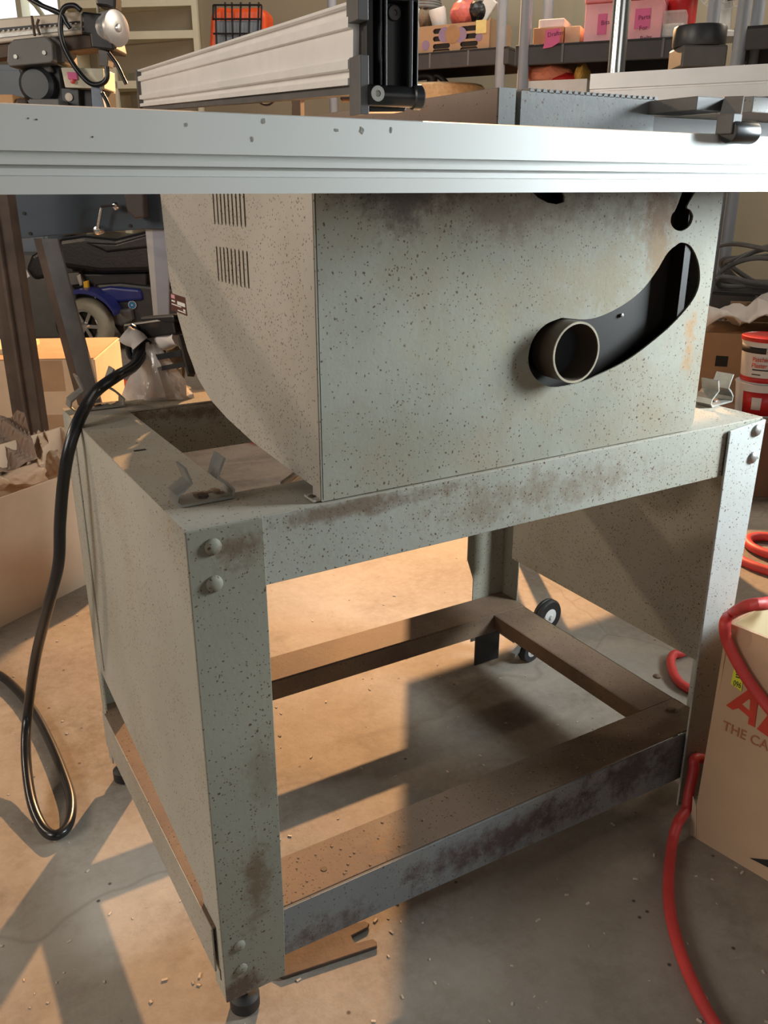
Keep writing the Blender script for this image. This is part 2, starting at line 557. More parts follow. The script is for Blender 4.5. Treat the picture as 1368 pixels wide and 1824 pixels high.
# arched muntin
ar = MB(ROOM)
cxw = ROOM.hit(18, 60, 0).x
ar.tube([(cxw + .33 * math.cos(a * math.pi / 16), -.01, wz0 + .33 * math.sin(a * math.pi / 16)) for a in range(17)], .014, 8)
ar.build('window_arch', M_cream, win)

# ------------------------------------------------------------------ STAND
X0, X1, Y0, Y1, H = .185, .892, .622, 1.088, .545
T = .0022
st = thing('saw_stand', ((X0 + X1) / 2, (Y0 + Y1) / 2, 0), 'grey-green speckled steel stand with open shelf frame, carrying the table saw', 'tool stand')


def angle_leg(fx0, fx1, bx0, bx1, y, z0, z1, sx, sy):
    pass


# front-left leg: front face tapers slightly
b = MB(); b.prism([(X0, H - .001), (X0 + .0665, H - .001), (X0 + .0665, .12), (X0 + .064, .035), (X0, .035)], 'y', Y0 - T, Y0)
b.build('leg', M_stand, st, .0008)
# front-right leg: overlaps the apron, lower end stands on the floor; its side flange
b = MB(); b.prism([(X1 - .062, H - .008), (X1, H - .002), (X1 - .006, .004), (X1 - .056, .004)], 'y', Y0 - 2.4 * T, Y0 - T)
b.box(X1 - T, X1, Y0 - T, Y0 + .045, .01, H - .002)
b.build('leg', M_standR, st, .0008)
# rear legs
b = MB(); b.box(X0, X0 + .066, Y1 - T, Y1, .03, .48)
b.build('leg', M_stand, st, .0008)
b = MB(); b.prism([(X1 - .08, .48), (X1 - .08, .20), (X1 - .066, .16), (X1 - .066, .035), (X1, .035), (X1, .48)], 'y', Y1 - T, Y1)
b.box(X1 - T, X1, Y1 - .045, Y1, .035, .48)
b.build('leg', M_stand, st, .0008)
# end panels (sheet bent between front and rear leg, cut away above the shelf)
b = MB(); b.prism([(Y0, H - .001), (Y1, H - .001), (Y1, .03), (Y1 - .018, .03), (Y1 - .022, .186), (Y0 + .05, .135), (Y0 + .028, .035), (Y0, .035)], 'x', X0, X0 + T)
b.build('end_panel', M_standL, st, .0006)
b = MB(); b.box(X1 - 2 * T - .014, X1 - T - .014, Y0 + .025, Y1 - .045, .205, H - .003)
b.build('end_panel', M_standL, st, .0006)
# soft pressed ribs in the left end panel
b = MB()
b.prism([(Y1 - .064, H - .01), (Y1 - .046, H - .01), (Y1 - .040, .20), (Y1 - .052, .20)], 'x', X0 - .0022, X0 + .001)
b.build('pressed_rib', M_standL, st, .002, 3)
# aprons and top flanges
b = MB(); b.box(X0 + .002, X1 - .003, Y0 - .0002, Y0 + T, .481, H - .001); b.build('front_apron', M_apron, st, .0006)
b = MB()
for z0_, z1_, yy in ((.48, H - .001, Y1 - .001), (.482, H - .003, Y1 - .051)):
    b.box(X0 + .004, X1 - .004, yy - T, yy, z0_, z1_)
b.build('rear_apron', M_apron, st)
b = MB()
for bx in ((X0, X0 + .067, Y0, Y1), (X1 - .067, X1, Y0, Y1), (X0 + .067, X1 - .067, Y0, Y0 + .066), (X0 + .067, X1 - .067, Y1 - .053, Y1)):
    b.box(bx[0], bx[1], bx[2], bx[3], H - .002 + (0.0 if bx[0] > X0 else .0004), H + (.0 if bx[0] > X0 else .0004))
b.build('top_flange', M_top, st)
# shelf frame
b = MB(); b.box(X0 + .002, X1 - .003, Y0 + .004, Y0 + .067, .118, .12); b.box(X0 + .02, X1 - .02, Y0 + .066, Y0 + .068, .095, .119); b.build('shelf_rail', M_shelf, st, .0005)
b = MB(); b.prism([(X0 + .03, .06), (X1 - .02, .045), (X1 - .006, .06), (X1 - .006, .1185), (X0 + .03, .1185)], 'y', Y0 + .0008, Y0 + .003); b.build('shelf_rail_flange', M_shelfF, st)
b = MB(); b.box(X0 + .002, X1 - .002, Y1 - .067, Y1 - .004, .118, .1205); b.box(X0 + .05, X1 - .05, Y1 - .069, Y1 - .067, .088, .1185); b.build('shelf_rail', M_shelf, st, .0005)
b = MB(); b.box(X0 - .004, X0 + .062, Y0 + .012, Y1 - .03, .1205, .1225); b.build('shelf_rail', M_shelf, st, .0005)
MB().box(X0 - .005, X0 - .003, Y0 + .012, Y1 - .02, .066, .1222).build('shelf_rail_flange', M_top, st, .0005)
b = MB(); b.box(X1 - .067, X1 - .004, Y0 + .0675, Y1 - .0675, .118, .12); b.box(X1 - .069, X1 - .067, Y0 + .068, Y1 - .068, .095, .1198); b.box(X1 - .006, X1 - .004, Y0 + .05, Y1 - .06, .06, .12); b.build('shelf_rail', M_shelf, st, .0005)


def rivet(c, n, r=.0085, mat=M_gal, par=st, name='carriage_bolt'):
    MB().lathe(c, n, [(r, 0), (r * .98, r * .15), (r * .8, r * .36), (r * .45, r * .52), (0, r * .58)], 20).build(name, mat, par)


for x_, z_, px_ in ((377, 972, 0), (380, 1038, 0), (425, 1681, 0), (429, 1722, 0), (1340, 765, 0), (1333, 813, 0)):
    p = at(x_, z_, Y=Y0)
    small = z_ > 1600
    rivet((p.x, Y0 - T - .0002 - (.003 if x_ > 1000 else 0), p.z), (0, -1, 0), .0075 if not small else .006, M_stand if x_ < 1000 else M_gal)
for x_, y_ in ((1196, 1262), (1170, 1205)):
    p = at(x_, y_, Z=.123)
    rivet((p.x, p.y, .1225), (0, 0, 1), .006, M_shelf)
p = at(577, 1548, Z=.12); MB().lathe((p.x, p.y, .12), (0, 0, 1), [(.0035, 0), (.0035, .0006), (0, .0006)], 12).build('bolt_hole', M_dark, st)
p = at(249, 803, Z=H); MB().box(p.x - .006, p.x + .006, p.y - .002, p.y + .002, H + .0004, H + .0009).build('slot_hole', M_dark, st)
# rust-edged slots low on the left side
for yy, zz in ((Y0 + .018, .085), (Y0 + .010, .055)):
    MB().box(X0 - .0006, X0 + .0002, yy - .001, yy + .001, zz, zz + .014).build('slot_hole', M_rusty, st)
# feet
for fx, fy in ((X0 + .024, Y0 + .014), (X0 + .014, Y1 - .02)):
    MB().lathe((fx, fy, 0), (0, 0, 1), [(.012, 0), (.0155, .003), (.0155, .017), (.010, .021), (.005, .022), (.005, .036)], 24).build('levelling_foot', M_rubber, st)
# rear wheels


def stand_wheel(c, r=.029):
    c = Vector(c); ax = Vector((.12, -1, 0)).normalized()
    w = MB().lathe(c - ax * .009, ax, [(r * .5, 0), (r * .9, 0), (r, .004), (r, .0075), (r * .94, .009), (r, .0105), (r, .014), (r * .9, .018), (r * .5, .018)], 36).build('wheel', M_rubber, st)
    MB().lathe(c - ax * .011, ax, [(0, 0), (r * .2, 0), (r * .25, .002), (r * .55, .004), (r * .55, .0195), (r * .35, .021), (r * .15, .0215), (r * .13, .025), (0, .025)], 24).build('wheel_hub', M_white, w)


wq = at(974, 1096, Z=.034)
stand_wheel(wq, .033)
stand_wheel(at(942, 1157, Z=.022), .022)
MB().bar((.87, 1.02, .028), (wq.x, wq.y, .034), .008, .008).build('axle', M_gal, st)
MB().box(X1 - .082, X1 - .03, 1.050, 1.053, .010, .088).build('axle_bracket', M_dark, st)

# spring clips screwed on the top flange
CL = [at(x, y, Y=.672) for x, y in ((330, 842), (342, 869), (330, 880), (317, 892), (315, 904), (324, 914), (365, 909), (405, 902), (416, 893), (417, 880), (405, 869), (388, 860), (392, 845), (400, 823))]
CX = sum(p.x for p in CL) / len(CL)
CP = [((p.x - CX) * 1.0, p.z - H + .004) for p in CL]
CP = [(x, max(z, .0022)) for x, z in CP]


def spring_clip(cx, cy, ang, mat, sc=1.0):
    fr = Matrix.Translation((cx, cy, H)) @ Matrix.Rotation(math.radians(ang), 4, 'Z')
    b = MB(fr)
    pts = [Vector((x * sc, z * sc)) for x, z in CP]
    n = len(pts); th = .0011
    L, R = [], []
    for i, p in enumerate(pts):
        t = (pts[min(i + 1, n - 1)] - pts[max(i - 1, 0)]).normalized()
        nn = Vector((-t.y, t.x)) * th
        L.append(p + nn); R.append(p - nn)
    for i in range(n - 1):
        q = []
        for y in (-.001, .024 if 1 < i < n - 3 else .022):
            for a in (L[i], L[i + 1], R[i + 1], R[i]):
                q.append(b.v((a.x, y, a.y)))
        for f in ((0, 1, 2, 3), (7, 6, 5, 4), (0, 4, 5, 1), (1, 5, 6, 2), (2, 6, 7, 3), (3, 7, 4, 0)):
            b.face([q[k] for k in f])
    bmesh.ops.remove_doubles(b.bm, verts=b.bm.verts[:], dist=1e-5)
    o = b.build('spring_clip', mat, st)
    b = MB(fr); b.lathe((0, .012, .003), (0, 0, 1), [(.006, 0), (.005, .002), (0, .0028)], 12)
    b.build('clip_screw', M_rusty, o)
    return o


spring_clip(CX, .672, 0, M_gal)
q = at(178, 731, Z=H)
spring_clip(q.x + .0, q.y, 0, M_gal, 1.25)
q = at(1285, 722, Z=H)
spring_clip(q.x, q.y, 8, M_gal, .95)
spring_clip(q.x - .012, q.y + .075, 8, M_blackm, 1.0)
# sawdust crumbs in the clip
b = MB()
for _ in range(60):
    x = CX + random.gauss(.005, .009); y = .69 + random.gauss(0, .005); s_ = random.uniform(.001, .0028)
    b.box(x - s_, x + s_, y - s_, y + s_, H, H + s_ * random.uniform(.6, 1.6))
for _ in range(90):
    x = random.uniform(X0 + .07, X1 - .08); y = Y0 + random.uniform(.008, .06); s_ = random.uniform(.0004, .0011)
    b.box(x - s_, x + s_, y - s_, y + s_, .12, .12 + s_)
tag(b.build('sawdust', M_paperd), 'brown sawdust crumbs lying on the stand flange and shelf rail', 'sawdust', kind='stuff')

# ------------------------------------------------------------------ TABLE SAW
CX0, CX1, CY0, CZ0, CZ1 = .308, .7725, .6235, H + .0012, .842
CYB = 1.03
ts = thing('table_saw', ((CX0 + CX1) / 2, .85, H), 'grey-green rust-speckled table saw cabinet with a curved slot and round dust port', 'table saw')
R0 = root_loc(ts)
# front sheet
fr_ = .010
out = [(CX0, CZ1), (CX0, CZ0)] + [(CX1 - fr_ + fr_ * math.sin(a), CZ0 + fr_ - fr_ * math.cos(a)) for a in [k * math.pi / 12 for k in range(7)]] + [(CX1, CZ1)]
front = MB().prism(out, 'y', CY0, CY0 + .002).build('cabinet_front', M_cabF, ts)
arc_px = [(1000, 566), (1052, 568), (1100, 549), (1140, 520), (1168, 485), (1188, 452), (1203, 438), (1215, 432), (1232, 440), (1245, 470), (1246, 505), (1234, 535), (1205, 570), (1175, 598), (1120, 640), (1065, 668), (1030, 682), (985, 690), (958, 678), (943, 655), (942, 628), (952, 600), (972, 578)]
arc = [at(x, y, Y=CY0) for x, y in arc_px]
arc = spline(arc + [arc[0]], 5)[:-1]
c1 = MB().prism([(p.x, p.z) for p in arc], 'y', CY0 - .01, CY0 + .02).build('c', M_dark)
kp = [at(x, y, Y=CY0) for x, y in ((1216, 340), (1204, 372), (1196, 384), (1195, 398), (1203, 409), (1216, 411), (1229, 402), (1235, 386), (1230, 374), (1224, 368), (1240, 340))]
kp = spline(kp, 3)
top_ = [(kp[-1].x + .01, .80), (kp[0].x + .01, .80)]
c2 = MB().prism([(p.x, p.z) for p in kp] + [(kp[-1].x + .006, .81), (kp[0].x + .006, .81)], 'y', CY0 - .01, CY0 + .02).build('c', M_dark)
sp = [at(x, y, Y=CY0) for x, y in ((944, 338), (958, 352), (975, 361), (992, 364), (1005, 360), (1006, 350), (1000, 338))]
c3 = MB().prism([(p.x, p.z) for p in sp] + [(sp[-1].x, .815), (sp[0].x, .815)], 'y', CY0 - .01, CY0 + .02).build('c', M_dark)
cut(front, [c1, c2, c3])
# left side with vents; profile in (y, z)
prof = [(CY0 + .002, CZ1), (CY0 + .002, CZ0 + .010), (.645, .5555), (.70, .558), (.776, .562), (.845, .571), (.893, .581), (.93, .598), (.96, .625), (.985, .66), (1.005, .70), (1.015, CZ1)]
side = MB().prism(prof, 'x', CX0, CX0 + .002).build('cabinet_side', M_cabL, ts)
cs = []
for z0_, z1_ in ((.766, .835), (.712, .7455)):
    for k in range(9):
        y_ = .7635 + k * .0098
        pts = [(y_ - .0019, z0_ + .002), (y_ - .001, z0_), (y_ + .001, z0_), (y_ + .0019, z0_ + .002), (y_ + .0019, z1_ - .002), (y_ + .001, z1_), (y_ - .001, z1_), (y_ - .0019, z1_ - .002)]
        cs.append(MB().prism(pts, 'x', CX0 - .01, CX0 + .01).build('c', M_dark))
cut(side, cs)
b = MB(); b.prism(prof, 'x', CX1 - .002, CX1); b.build('cabinet_side', M_cabL, ts)
b = MB(); b.box(CX0 + .0005, CX0 + .002, CY0 + .0, CY0 + .0145, CZ0 + .001, CZ1); b.box(CX0 - .0008, CX0, CY0 + .0015, CY0 + .016, CZ0 + .0005, CZ1)
b.box(CX0 - .0075, CX0 + .001, CY0 + .002, CY0 + .02, CZ0 + .0, CZ0 + .002)
b.build('corner_flange', M_cabL, ts, .0008)
rivet((CX0 - .0045, CY0 + .011, CZ0 + .002), (0, 0, 1), .0032, M_rusty, ts, 'hold_down_bolt')
# bottom and rear sheets
b = MB()
for (ya, za), (yb, zb) in zip(prof[2:-1], prof[3:]):
    b.hexa([(CX0 + .002, ya, za), (CX1 - .002, ya, za), (CX1 - .002, yb, zb), (CX0 + .002, yb, zb), (CX0 + .002, ya, za + .002), (CX1 - .002, ya, za + .002), (CX1 - .002, yb, zb + .002), (CX0 + .002, yb, zb + .002)])
b.build('cabinet_bottom', M_dark, ts)
MB().box(CX0 + .002, CX1 - .002, CY0 + .002, 1.014, CZ1 - .003, CZ1).build('cabinet_top', M_dark, ts)
# blade chute behind the arc slot
b = MB(); b.box(CX0 + .16, CX1 - .045, CY0 + .02, CY0 + .024, CZ0 + .03, CZ1 - .01); b.box(CX1 - .045, CX1 - .036, CY0 + .002, CY0 + .03, CZ0 + .03, CZ1 - .01); b.build('blade_shroud', M_dark, ts)
b = MB()
b.tube([(CX1 - .032, CY0 + .016, z) for z in (CZ0 + .06, CZ1 - .03)], .0085, 14)
b.build('tilt_rod', M_darkgrey, ts)
p = at(1108, 562, Y=CY0 + .018); MB().lathe((p.x, CY0 + .0195, p.z), (0, -1, 0), [(.002, 0), (.002, .002), (0, .003)], 12).build('shroud_screw', M_gal, ts)
# dust port: a short pipe leaning left-to-right out of the slot
pb = at(1026, 628, Y=CY0 - .018); pb = Vector((pb.x, CY0 + .012, pb.z)); pc = pb
rp = .0292
MB().lathe(pb, (0, -1, 0), [(rp * .88, 0), (rp * .98, 0), (rp, .030), (rp * .92, .030), (rp * .86, .001), (rp * .88, 0)], 48).build('dust_port', plain('brown_grey_plastic', (.10, .075, .055), .45, 0, .2, 30), ts)
MB().lathe((pb.x, pb.y - .0298, pb.z), (0, -1, 0), [(rp * .925, 0), (rp * .995, 0), (rp * .995, .0012), (rp * .925, .0012), (rp * .925, 0)], 48).build('dust_port_rim', plain('worn_port_rim', (.36, .31, .22), .5, 0, .2, 60), ts)
MB().lathe((pb.x, pb.y - .002, pb.z), (0, -1, 0), [(rp * .88, 0), (rp * .88, .001), (0, .001)], 32).build('dust_port_flap', M_darkgrey, ts)
# rating label on the side
lab = [at(x, y, X=CX0 - .0006) for x, y in ((304, 522), (329, 530), (333, 563), (305, 552))]


def labq(u0, u1, v0, v1, mat, name, off):
    def pt(u, v):
        a = lab[0].lerp(lab[1], u); c = lab[3].lerp(lab[2], u)
        return a.lerp(c, v)
    b = MB()
    q = [pt(u0, v0), pt(u1, v0), pt(u1, v1), pt(u0, v1)]
    b.hexa([Vector((CX0, p.y, p.z)) for p in q] + [Vector((CX0 - off, p.y, p.z)) for p in q])
    return b.build(name, mat, ts)


lb = labq(0, 1, .0, 1, M_sticker, 'rating_label', .0006)
for u0, u1, v0, v1, mt in ((.04, .3, .05, .26, M_pinkp), (.45, .97, .34, .54, M_whiteink), (.06, .3, .37, .46, M_whiteink), (.06, .7, .58, .64, M_whiteink), (.45, .95, .83, .89, M_whiteink), (.82, .95, .68, .80, M_whiteink)):
    o = labq(u0, u1, v0, v1, mt, 'label_print', .0009)
    o.parent = lb
# saw table (cast iron) with toothed edge and insert gap
TL, TF, TZ = .508, .659, .881
b = MB()
b.box(TL, TL + .0185, TF, 1.02, TZ - .042, TZ)
b.box(TL + .0185, TL + .0245, TF + .006, 1.02, TZ - .042, TZ - .006)
b.box(TL + .0245, .700, TF, 1.02, TZ - .042, TZ - .0015)
for k in range(22):
    x = TL + .034 + k * .0074
    b.prism([(x, TZ - .002), (x + .0012, TZ + .0012), (x + .0045, TZ + .0012), (x + .0057, TZ - .002)], 'y', TF, TF + .35)
b.build('saw_table', M_iron, ts)
M_tside = painted_steel('brown_table_edge', (.30, .22, .17), (.37, .28, .22), (.1, .06, .04), .0, .0, .3, .5, seed=77)
MB().box(TL - .0012, TL, TF + .001, 1.02, TZ - .042, TZ - .0006).build('table_edge', M_tside, ts)
# right table leaf
b = MB(); b.prism([(.835, .652), (1.5, .652), (1.5, 1.02), (.80, .90), (.80, .75)], 'z', .873, .8885); b.build('table_leaf', M_iron, ts, .001)
b = MB(); b.box(.72, 1.45, .74, .98, .842, .8725); b.build('leaf_support', M_dark, ts)
# front rail (long extruded section) and rear rail
RP = [(.550, .8425), (.550, .819), (.5555, .819), (.5555, .8152), (.5495, .8152), (.5495, .8118), (.5565, .8118), (.5565, .8098), (.5515, .8098), (.5515, .8062), (.5485, .8056), (.5485, .796), (.560, .796), (.606, .796), (.606, .8425), (.600, .8435), (.556, .8435)]
b = MB(); b.prism(RP, 'x', -.95, 1.9); b.build('front_rail', M_alu, ts)
b = MB(); b.box(-.95, 1.9, 1.13, 1.17, .805, .845); b.build('rear_rail', M_alu, ts, .001)
b = MB(); b.box(.34, .38, .606, CY0 + .001, .80, .83); b.box(.70, .74, .606, CY0 + .001, .80, .83); b.box(.40, .44, 1.01, 1.131, .80, .83); b.box(.70, .74, 1.01, 1.131, .80, .83); b.build('rail_bracket', M_blackm, ts)
# scale grime smudges on the rail face
for px_, py_, sx_, sy_ in ((645, 232, .004, .006), (697, 232, .002, .006), (450, 248, .002, .005), (470, 215, .003, .005), (332, 222, .002, .004), (600, 232, .004, .003), (65, 213, .0016, .0016), (165, 244, .0012, .0016), (50, 211, .0014, .0012)):
    p = at(px_, py_, Y=.5498)
    b = MB(); b.prism([(p.x + sx_ * .5 * math.cos(k * .7) * random.uniform(.5, 1.1), p.z + sy_ * .4 * math.sin(k * .7) * random.uniform(.6, 1.1)) for k in range(9)], 'y', .5497, .5502)
    b.build('grime_mark', plain('rail_grime', (.36, .35, .32) if sx_ > .0019 else (.1, .1, .1), .6, 0, .3, 200), ts)
# clamp with roller at the right end of the rail
b = MB(); q = at(1318, 240, Y=.54)
b.lathe((q.x - .016, .54, q.z + .002), (1, 0, 0), [(.0, 0), (.009, 0), (.0095, .002), (.0095, .030), (.009, .032), (0, .032)], 24)
b.build('lock_roller', M_blackp, ts)
b = MB(); b.bar((q.x - .01, .545, q.z + .004), (q.x + .06, .60, q.z + .032), .018, .012); b.box(q.x - .018, q.x - .006, .535, .552, q.z + .0, q.z + .016); b.bar((q.x + .03, .60, .872), (q.x + .03, .66, .872), .04, .012); b.build('lock_handle', M_greyp, ts, .001)
# motor behind, tilt strut, mounting bracket
mt_ = MB().lathe((.50, 1.10, .655), (-1, .0, 0), [(.0, 0), (.05, 0), (.055, .006), (.055, .075), (.05, .082), (.0, .082)], 36).build('motor', M_blackp, ts)
for k in range(5):
    MB().lathe((.487 - k * .014, 1.10, .655), (-1, .0, 0), [(.0545, 0), (.0575, .001), (.0575, .004), (.0545, .005)], 36).build('cooling_fin', M_blackm, mt_)
b = MB()
P1 = P(333, 600, 1.06); P2 = P(345, 735, 1.0)
b.bar(P(324, 600, 1.04), P(341, 668, 1.0), .008, .006, (0, 1, 0)); b.bar(P(282, 636, 1.09), P(328, 628, 1.06), .010, .007); b.bar(P(288, 656, 1.09), P(334, 648, 1.05), .010, .006)
b.bar(P(286, 600, 1.12), P(290, 640, 1.12), .008, .008, (0, 1, 0))
b.build('motor_bracket', M_blackm, ts)
b = MB(); b.bar(P(238, 590, 1.14), P(328, 578, 1.07), .030, .022); b.bar(P(262, 570, 1.12), P(322, 566, 1.06), .02, .010); b.build('motor_mount', M_blackp, ts, .003)
g_ = spline([P(236, 600, 1.135), P(260, 604, 1.12), P(290, 606, 1.10), P(322, 600, 1.07)], 5)
MB().tube(g_, .012, 10, rs=[.0115 + .002 * math.sin(i * 1.3) for i in range(len(g_))]).build('taped_wire_wrap', M_cloth, ts)
b = MB(); q = at(315, 696, Z=H)
b.lathe((q.x, q.y, H + .0002), (0, 0, 1), [(.019, 0), (.019, .003), (.011, .003), (.011, .009), (.0085, .010), (.0085, .030), (0, .030)], 6 * 4)
b.build('hold_down_bolt', M_gal, ts)
b = MB().lathe((q.x + .006, q.y + .02, H + .012), (0, 0, 1), [(.012, 0), (.014, .01), (.014, .035), (.008, .045), (0, .045)], 16); b.build('cable_gland', M_greyp, ts)
pA, pB = at(552, 826, Y=.78), at(503, 862, Y=.74)
MB().tube([P(560, 820, .95), P(505, 862, .99)], .0045, 10).build('brace_rod', M_gal, ts)
MB().bar(P(556, 820, .97), P(520, 858, 1.01), .014, .003).build('brace_strap', M_galv if False else M_gal, ts)

# power cord: from the motor, over the stand, down, looped on the floor and away
cp = [P(262, 610, 1.10), P(240, 650, 1.07), at(205, 672, Z=.585), at(172, 697, Z=.572), P(147, 735, .955), P(127, 785, .93), P(114, 850, .925), P(107, 930, .93), P(104, 1005, .94), P(86, 1080, .97), P(64, 1170, 1.04), at(50, 1265, Z=.08),
      at(46, 1340, Z=.04), at(55, 1420, Z=.018), at(75, 1472, Z=.009), at(99, 1488, Z=.009), at(122, 1468, Z=.009), at(127, 1425, Z=.009), at(112, 1375, Z=.009), at(88, 1318, Z=.009), at(62, 1270, Z=.009), at(30, 1228, Z=.009), at(-10, 1198, Z=.009), at(-70, 1185, Z=.009)]
crd = MB().tube(spline(cp, 8), .0070, 12).build('power_cord', M_cord, ts)
# strap bundle at cord start
b = MB()
for k in range(4):
    b.tube([P(236 + 8 * math.cos(a), 610 + 28 * math.sin(a), 1.10 + .008 * k) for a in [i * math.tau / 16 for i in range(16)]], .004, 8, closed=True)
o = b.build('cord_coil', M_cord)
tag(o, 'small coil of black wire beside the saw motor above the clear plastic bag', 'wire')
b = MB().tube(spline([P(x, y, 1.085) for x, y in ((222, 594), (230, 600), (242, 604), (250, 612))], 4), .012, 12)
tag(b.build('fabric_wrap', M_cloth), 'off-white cloth tape wound round the black wire coil', 'tape')

# clear plastic bag
bm_ = MB()
cB = P(268, 612, 1.09)
rings = []
random.seed(3)
prof_b = [(0, .006), (-.012, .011), (-.03, .022), (-.05, .032), (-.072, .040), (-.085, .040), (-.092, .02)]
grid = []
dx = RT; dy = FH
for j, (dz, r) in enumerate(prof_b):
    row = []
    for k in range(24):
        a = k / 24 * math.tau
        rr = r * .88 * (1 + .22 * math.sin(5 * a + j * .9) + .14 * math.sin(9 * a + 2 * j) + random.uniform(-.22, .22))
        row.append(cB + dx * (math.cos(a) * rr * 1.05 + .05 * -dz * 1.8) + dy * math.sin(a) * rr * .5 + Vector((0, 0, dz * .92 + random.uniform(-.003, .003))))
    grid.append(row)
for j in range(len(grid)):
    grid[j].append(grid[j][0])
bm_.sheet(grid)
bmesh.ops.remove_doubles(bm_.bm, verts=bm_.bm.verts[:], dist=1e-6)
tag(bm_.build('plastic_bag', M_bag, th=.0006), 'crumpled clear plastic bag hanging beside the saw motor', 'bag')

# ------------------------------------------------------------------ FENCE
fe = thing('rip_fence', (.36, .72, .849), 'pale aluminium rip fence with a black clamp head, standing on the front rail', 'rip fence')
fd = Vector((.12, .991, .057)).normalized()
fz = Matrix((fd.cross(Vector((0, 0, 1))).normalized(), fd, Vector((0, 0, 1)))).transposed()
fside = fd.cross(Vector((0, 0, 1))).normalized()
fup = fside.cross(fd).normalized()
FM = Matrix.Translation((.331, .6, .869)) @ Matrix((fside, fd, fup)).transposed().to_4x4()
# local: x to the right, y along the fence, z up. section (x, z)
sec = [(0, .0), (0, .0045), (.006, .0050), (.006, .0100), (.0, .0105), (.0, .0165), (.004, .0172), (.004, .0365), (0, .0370), (0, .0435), (.006, .0440), (.006, .0505), (.0005, .0510), (.0005, .053), (.020, .053), (.020, 0)]
b = MB(FM); b.prism(sec, 'y', .012, .93); b.build('fence_body', M_fence, fe)
b = MB(FM); b.box(.004, .018, .012, .93, -.006, 0); b.build('fence_slide', M_greyp, fe)
b = MB(FM); b.box(-.001, .021, .93, .942, -.005, .0545); b.build('fence_end_cap', M_greyp, fe)
# near head
NM = Matrix.Translation((.331, .595, .849)) @ Matrix.Rotation(math.radians(-5), 4, 'Z')
MB(NM).box(.0, .0085, -.002, .018, .060, .092).build('clamp_jaw', M_greyp, fe, .0006)
MB(NM).box(.0015, .0085, -.002, .018, .0, .0385).build('clamp_jaw', M_greyp, fe, .0006)
b = MB(NM); b.prism([(.0085, .010), (.0085, .078), (.012, .085), (.044, .088), (.047, .082), (.0475, .012), (.044, .004), (.016, .003)], 'y', .010, .03); b.build('clamp_housing', M_blackp, fe, .001)
b = MB(NM); b.box(.0085, .014, .002, .012, .010, .075); b.box(.0175, .019, -.002, .012, .010, .076); b.box(.021, .0225, -.003, .012, .012, .074); b.box(.040, .0425, -.004, .012, .010, .075); b.box(.046, .0475, -.003, .012, .008, .078); b.box(.010, .0475, -.002, .012, .074, .079); b.prism([(.009, .079), (.0045, .092), (.009, .097), (.017, .092), (.019, .079)], 'y', -.002, .012); b.build('clamp_ribs', M_blackm, fe, .0006)
b = MB(NM); b.lathe((.0075, .0, .013), (1, 0, 0), [(0, 0), (.0065, 0), (.0072, .001), (.0072, .036), (.0085, .037), (.0085, .043), (.007, .0445), (0, .0445)], 24); b.build('pivot_pin', M_blackp, fe)
b = MB(NM); b.lathe((.0125, -.0072, .0135), (0, -1, 0), [(.0048, 0), (.0052, .0005), (.0052, .0012), (.0022, .0012), (.002, .0002), (0, .0002)], 20); b.build('clamp_screw', M_gal, fe)
b = MB(NM); b.lathe((.0335, .0095, .068), (0, -1, 0), [(.0052, 0), (.0048, .002), (.002, .0022), (.0018, .001), (0, .001)], 20); b.build('clamp_screw', M_greyp, fe)

# ------------------------------------------------------------------ second aluminium bar on the leaf
br = Vector((-.52, .85, 0)).normalized()
q0 = Vector((.857, .652, .8892)) - br * .35; q1 = Vector((.757, .815, .8892))
side_ = br.cross(Vector((0, 0, 1))).normalized()
BM2 = Matrix.Translation(q0) @ Matrix((side_, br, Vector((0, 0, 1)))).transposed().to_4x4()
Lb = (q1 - q0).length
hz = P(1060, 125, 1.085).z - .8892
b = MB(BM2); hh = .024
b.prism([(0, 0), (0, .0125), (.002, .0135), (.002, .0145), (0, .0155), (0, .031), (.03, .031), (.03, 0)], 'y', 0, Lb)
tag(b.build('aluminium_bar', M_fence), 'pale grooved aluminium bar lying on the right-hand saw table leaf', 'metal bar')

# ------------------------------------------------------------------ things on the floor around the stand
def tape_box(name, org, ang, w, d, h, label, cat, flaps=True, mat=M_card, th=.004, group=None):
    M = Matrix.Translation(org) @ Matrix.Rotation(math.radians(ang), 4, 'Z')
    t = thing(name, M @ Vector((w / 2, d / 2, 0)), label, cat, group)
    return t, M


# printed cardboard box, front right
A = Vector((.8105, .5705, 0))
fdir = (Vector((.826, .466, 0)) - Vector((.808, .57, 0))).normalized()
rdir = (at(1368, 1060, Z=.314) - at(1292, 1112, Z=.314)).normalized(); rdir.z = 0; rdir.normalize()
rdir = Vector((-fdir.y, fdir.x, 0))
LM = Matrix((fdir, rdir, Vector((0, 0, 1)))).transposed().to_4x4()
LM.translation = A
hb = .314
cb = thing('cardboard_box', A + fdir * .19 + rdir * .13, 'open brown cardboard box printed in red, beside the right front leg of the stand', 'box')
t4 = .004
b = MB(LM)
b.hexa([(0, 0, 0), (.40, 0, 0), (.40, t4, 0), (0, t4, 0), (0, .006, hb), (.40, .006, hb - .004), (.40, .006 + t4, hb - .004), (0, .006 + t4, hb)])
b.box(0, .40, .26, .26 + t4, 0, hb); b.box(.396, .40, t4, .26, 0, hb)
b.box(0, t4, t4, .26, 0, hb); b.box(t4, .396, t4, .26, 0, .004)
b.build('box_walls', M_boxp, cb)
b = MB(LM); b.box(.004, .396, .0102, .0112, .01, hb - .006); b.box(.004, .0052, .012, .258, .01, hb - .002); b.box(.004, .396, .2585, .2595, .01, hb - .002); b.build('box_lining', M_cardin, cb)
# printing on the face (text plane: x along fdir, y up, z out)
outn = -rdir


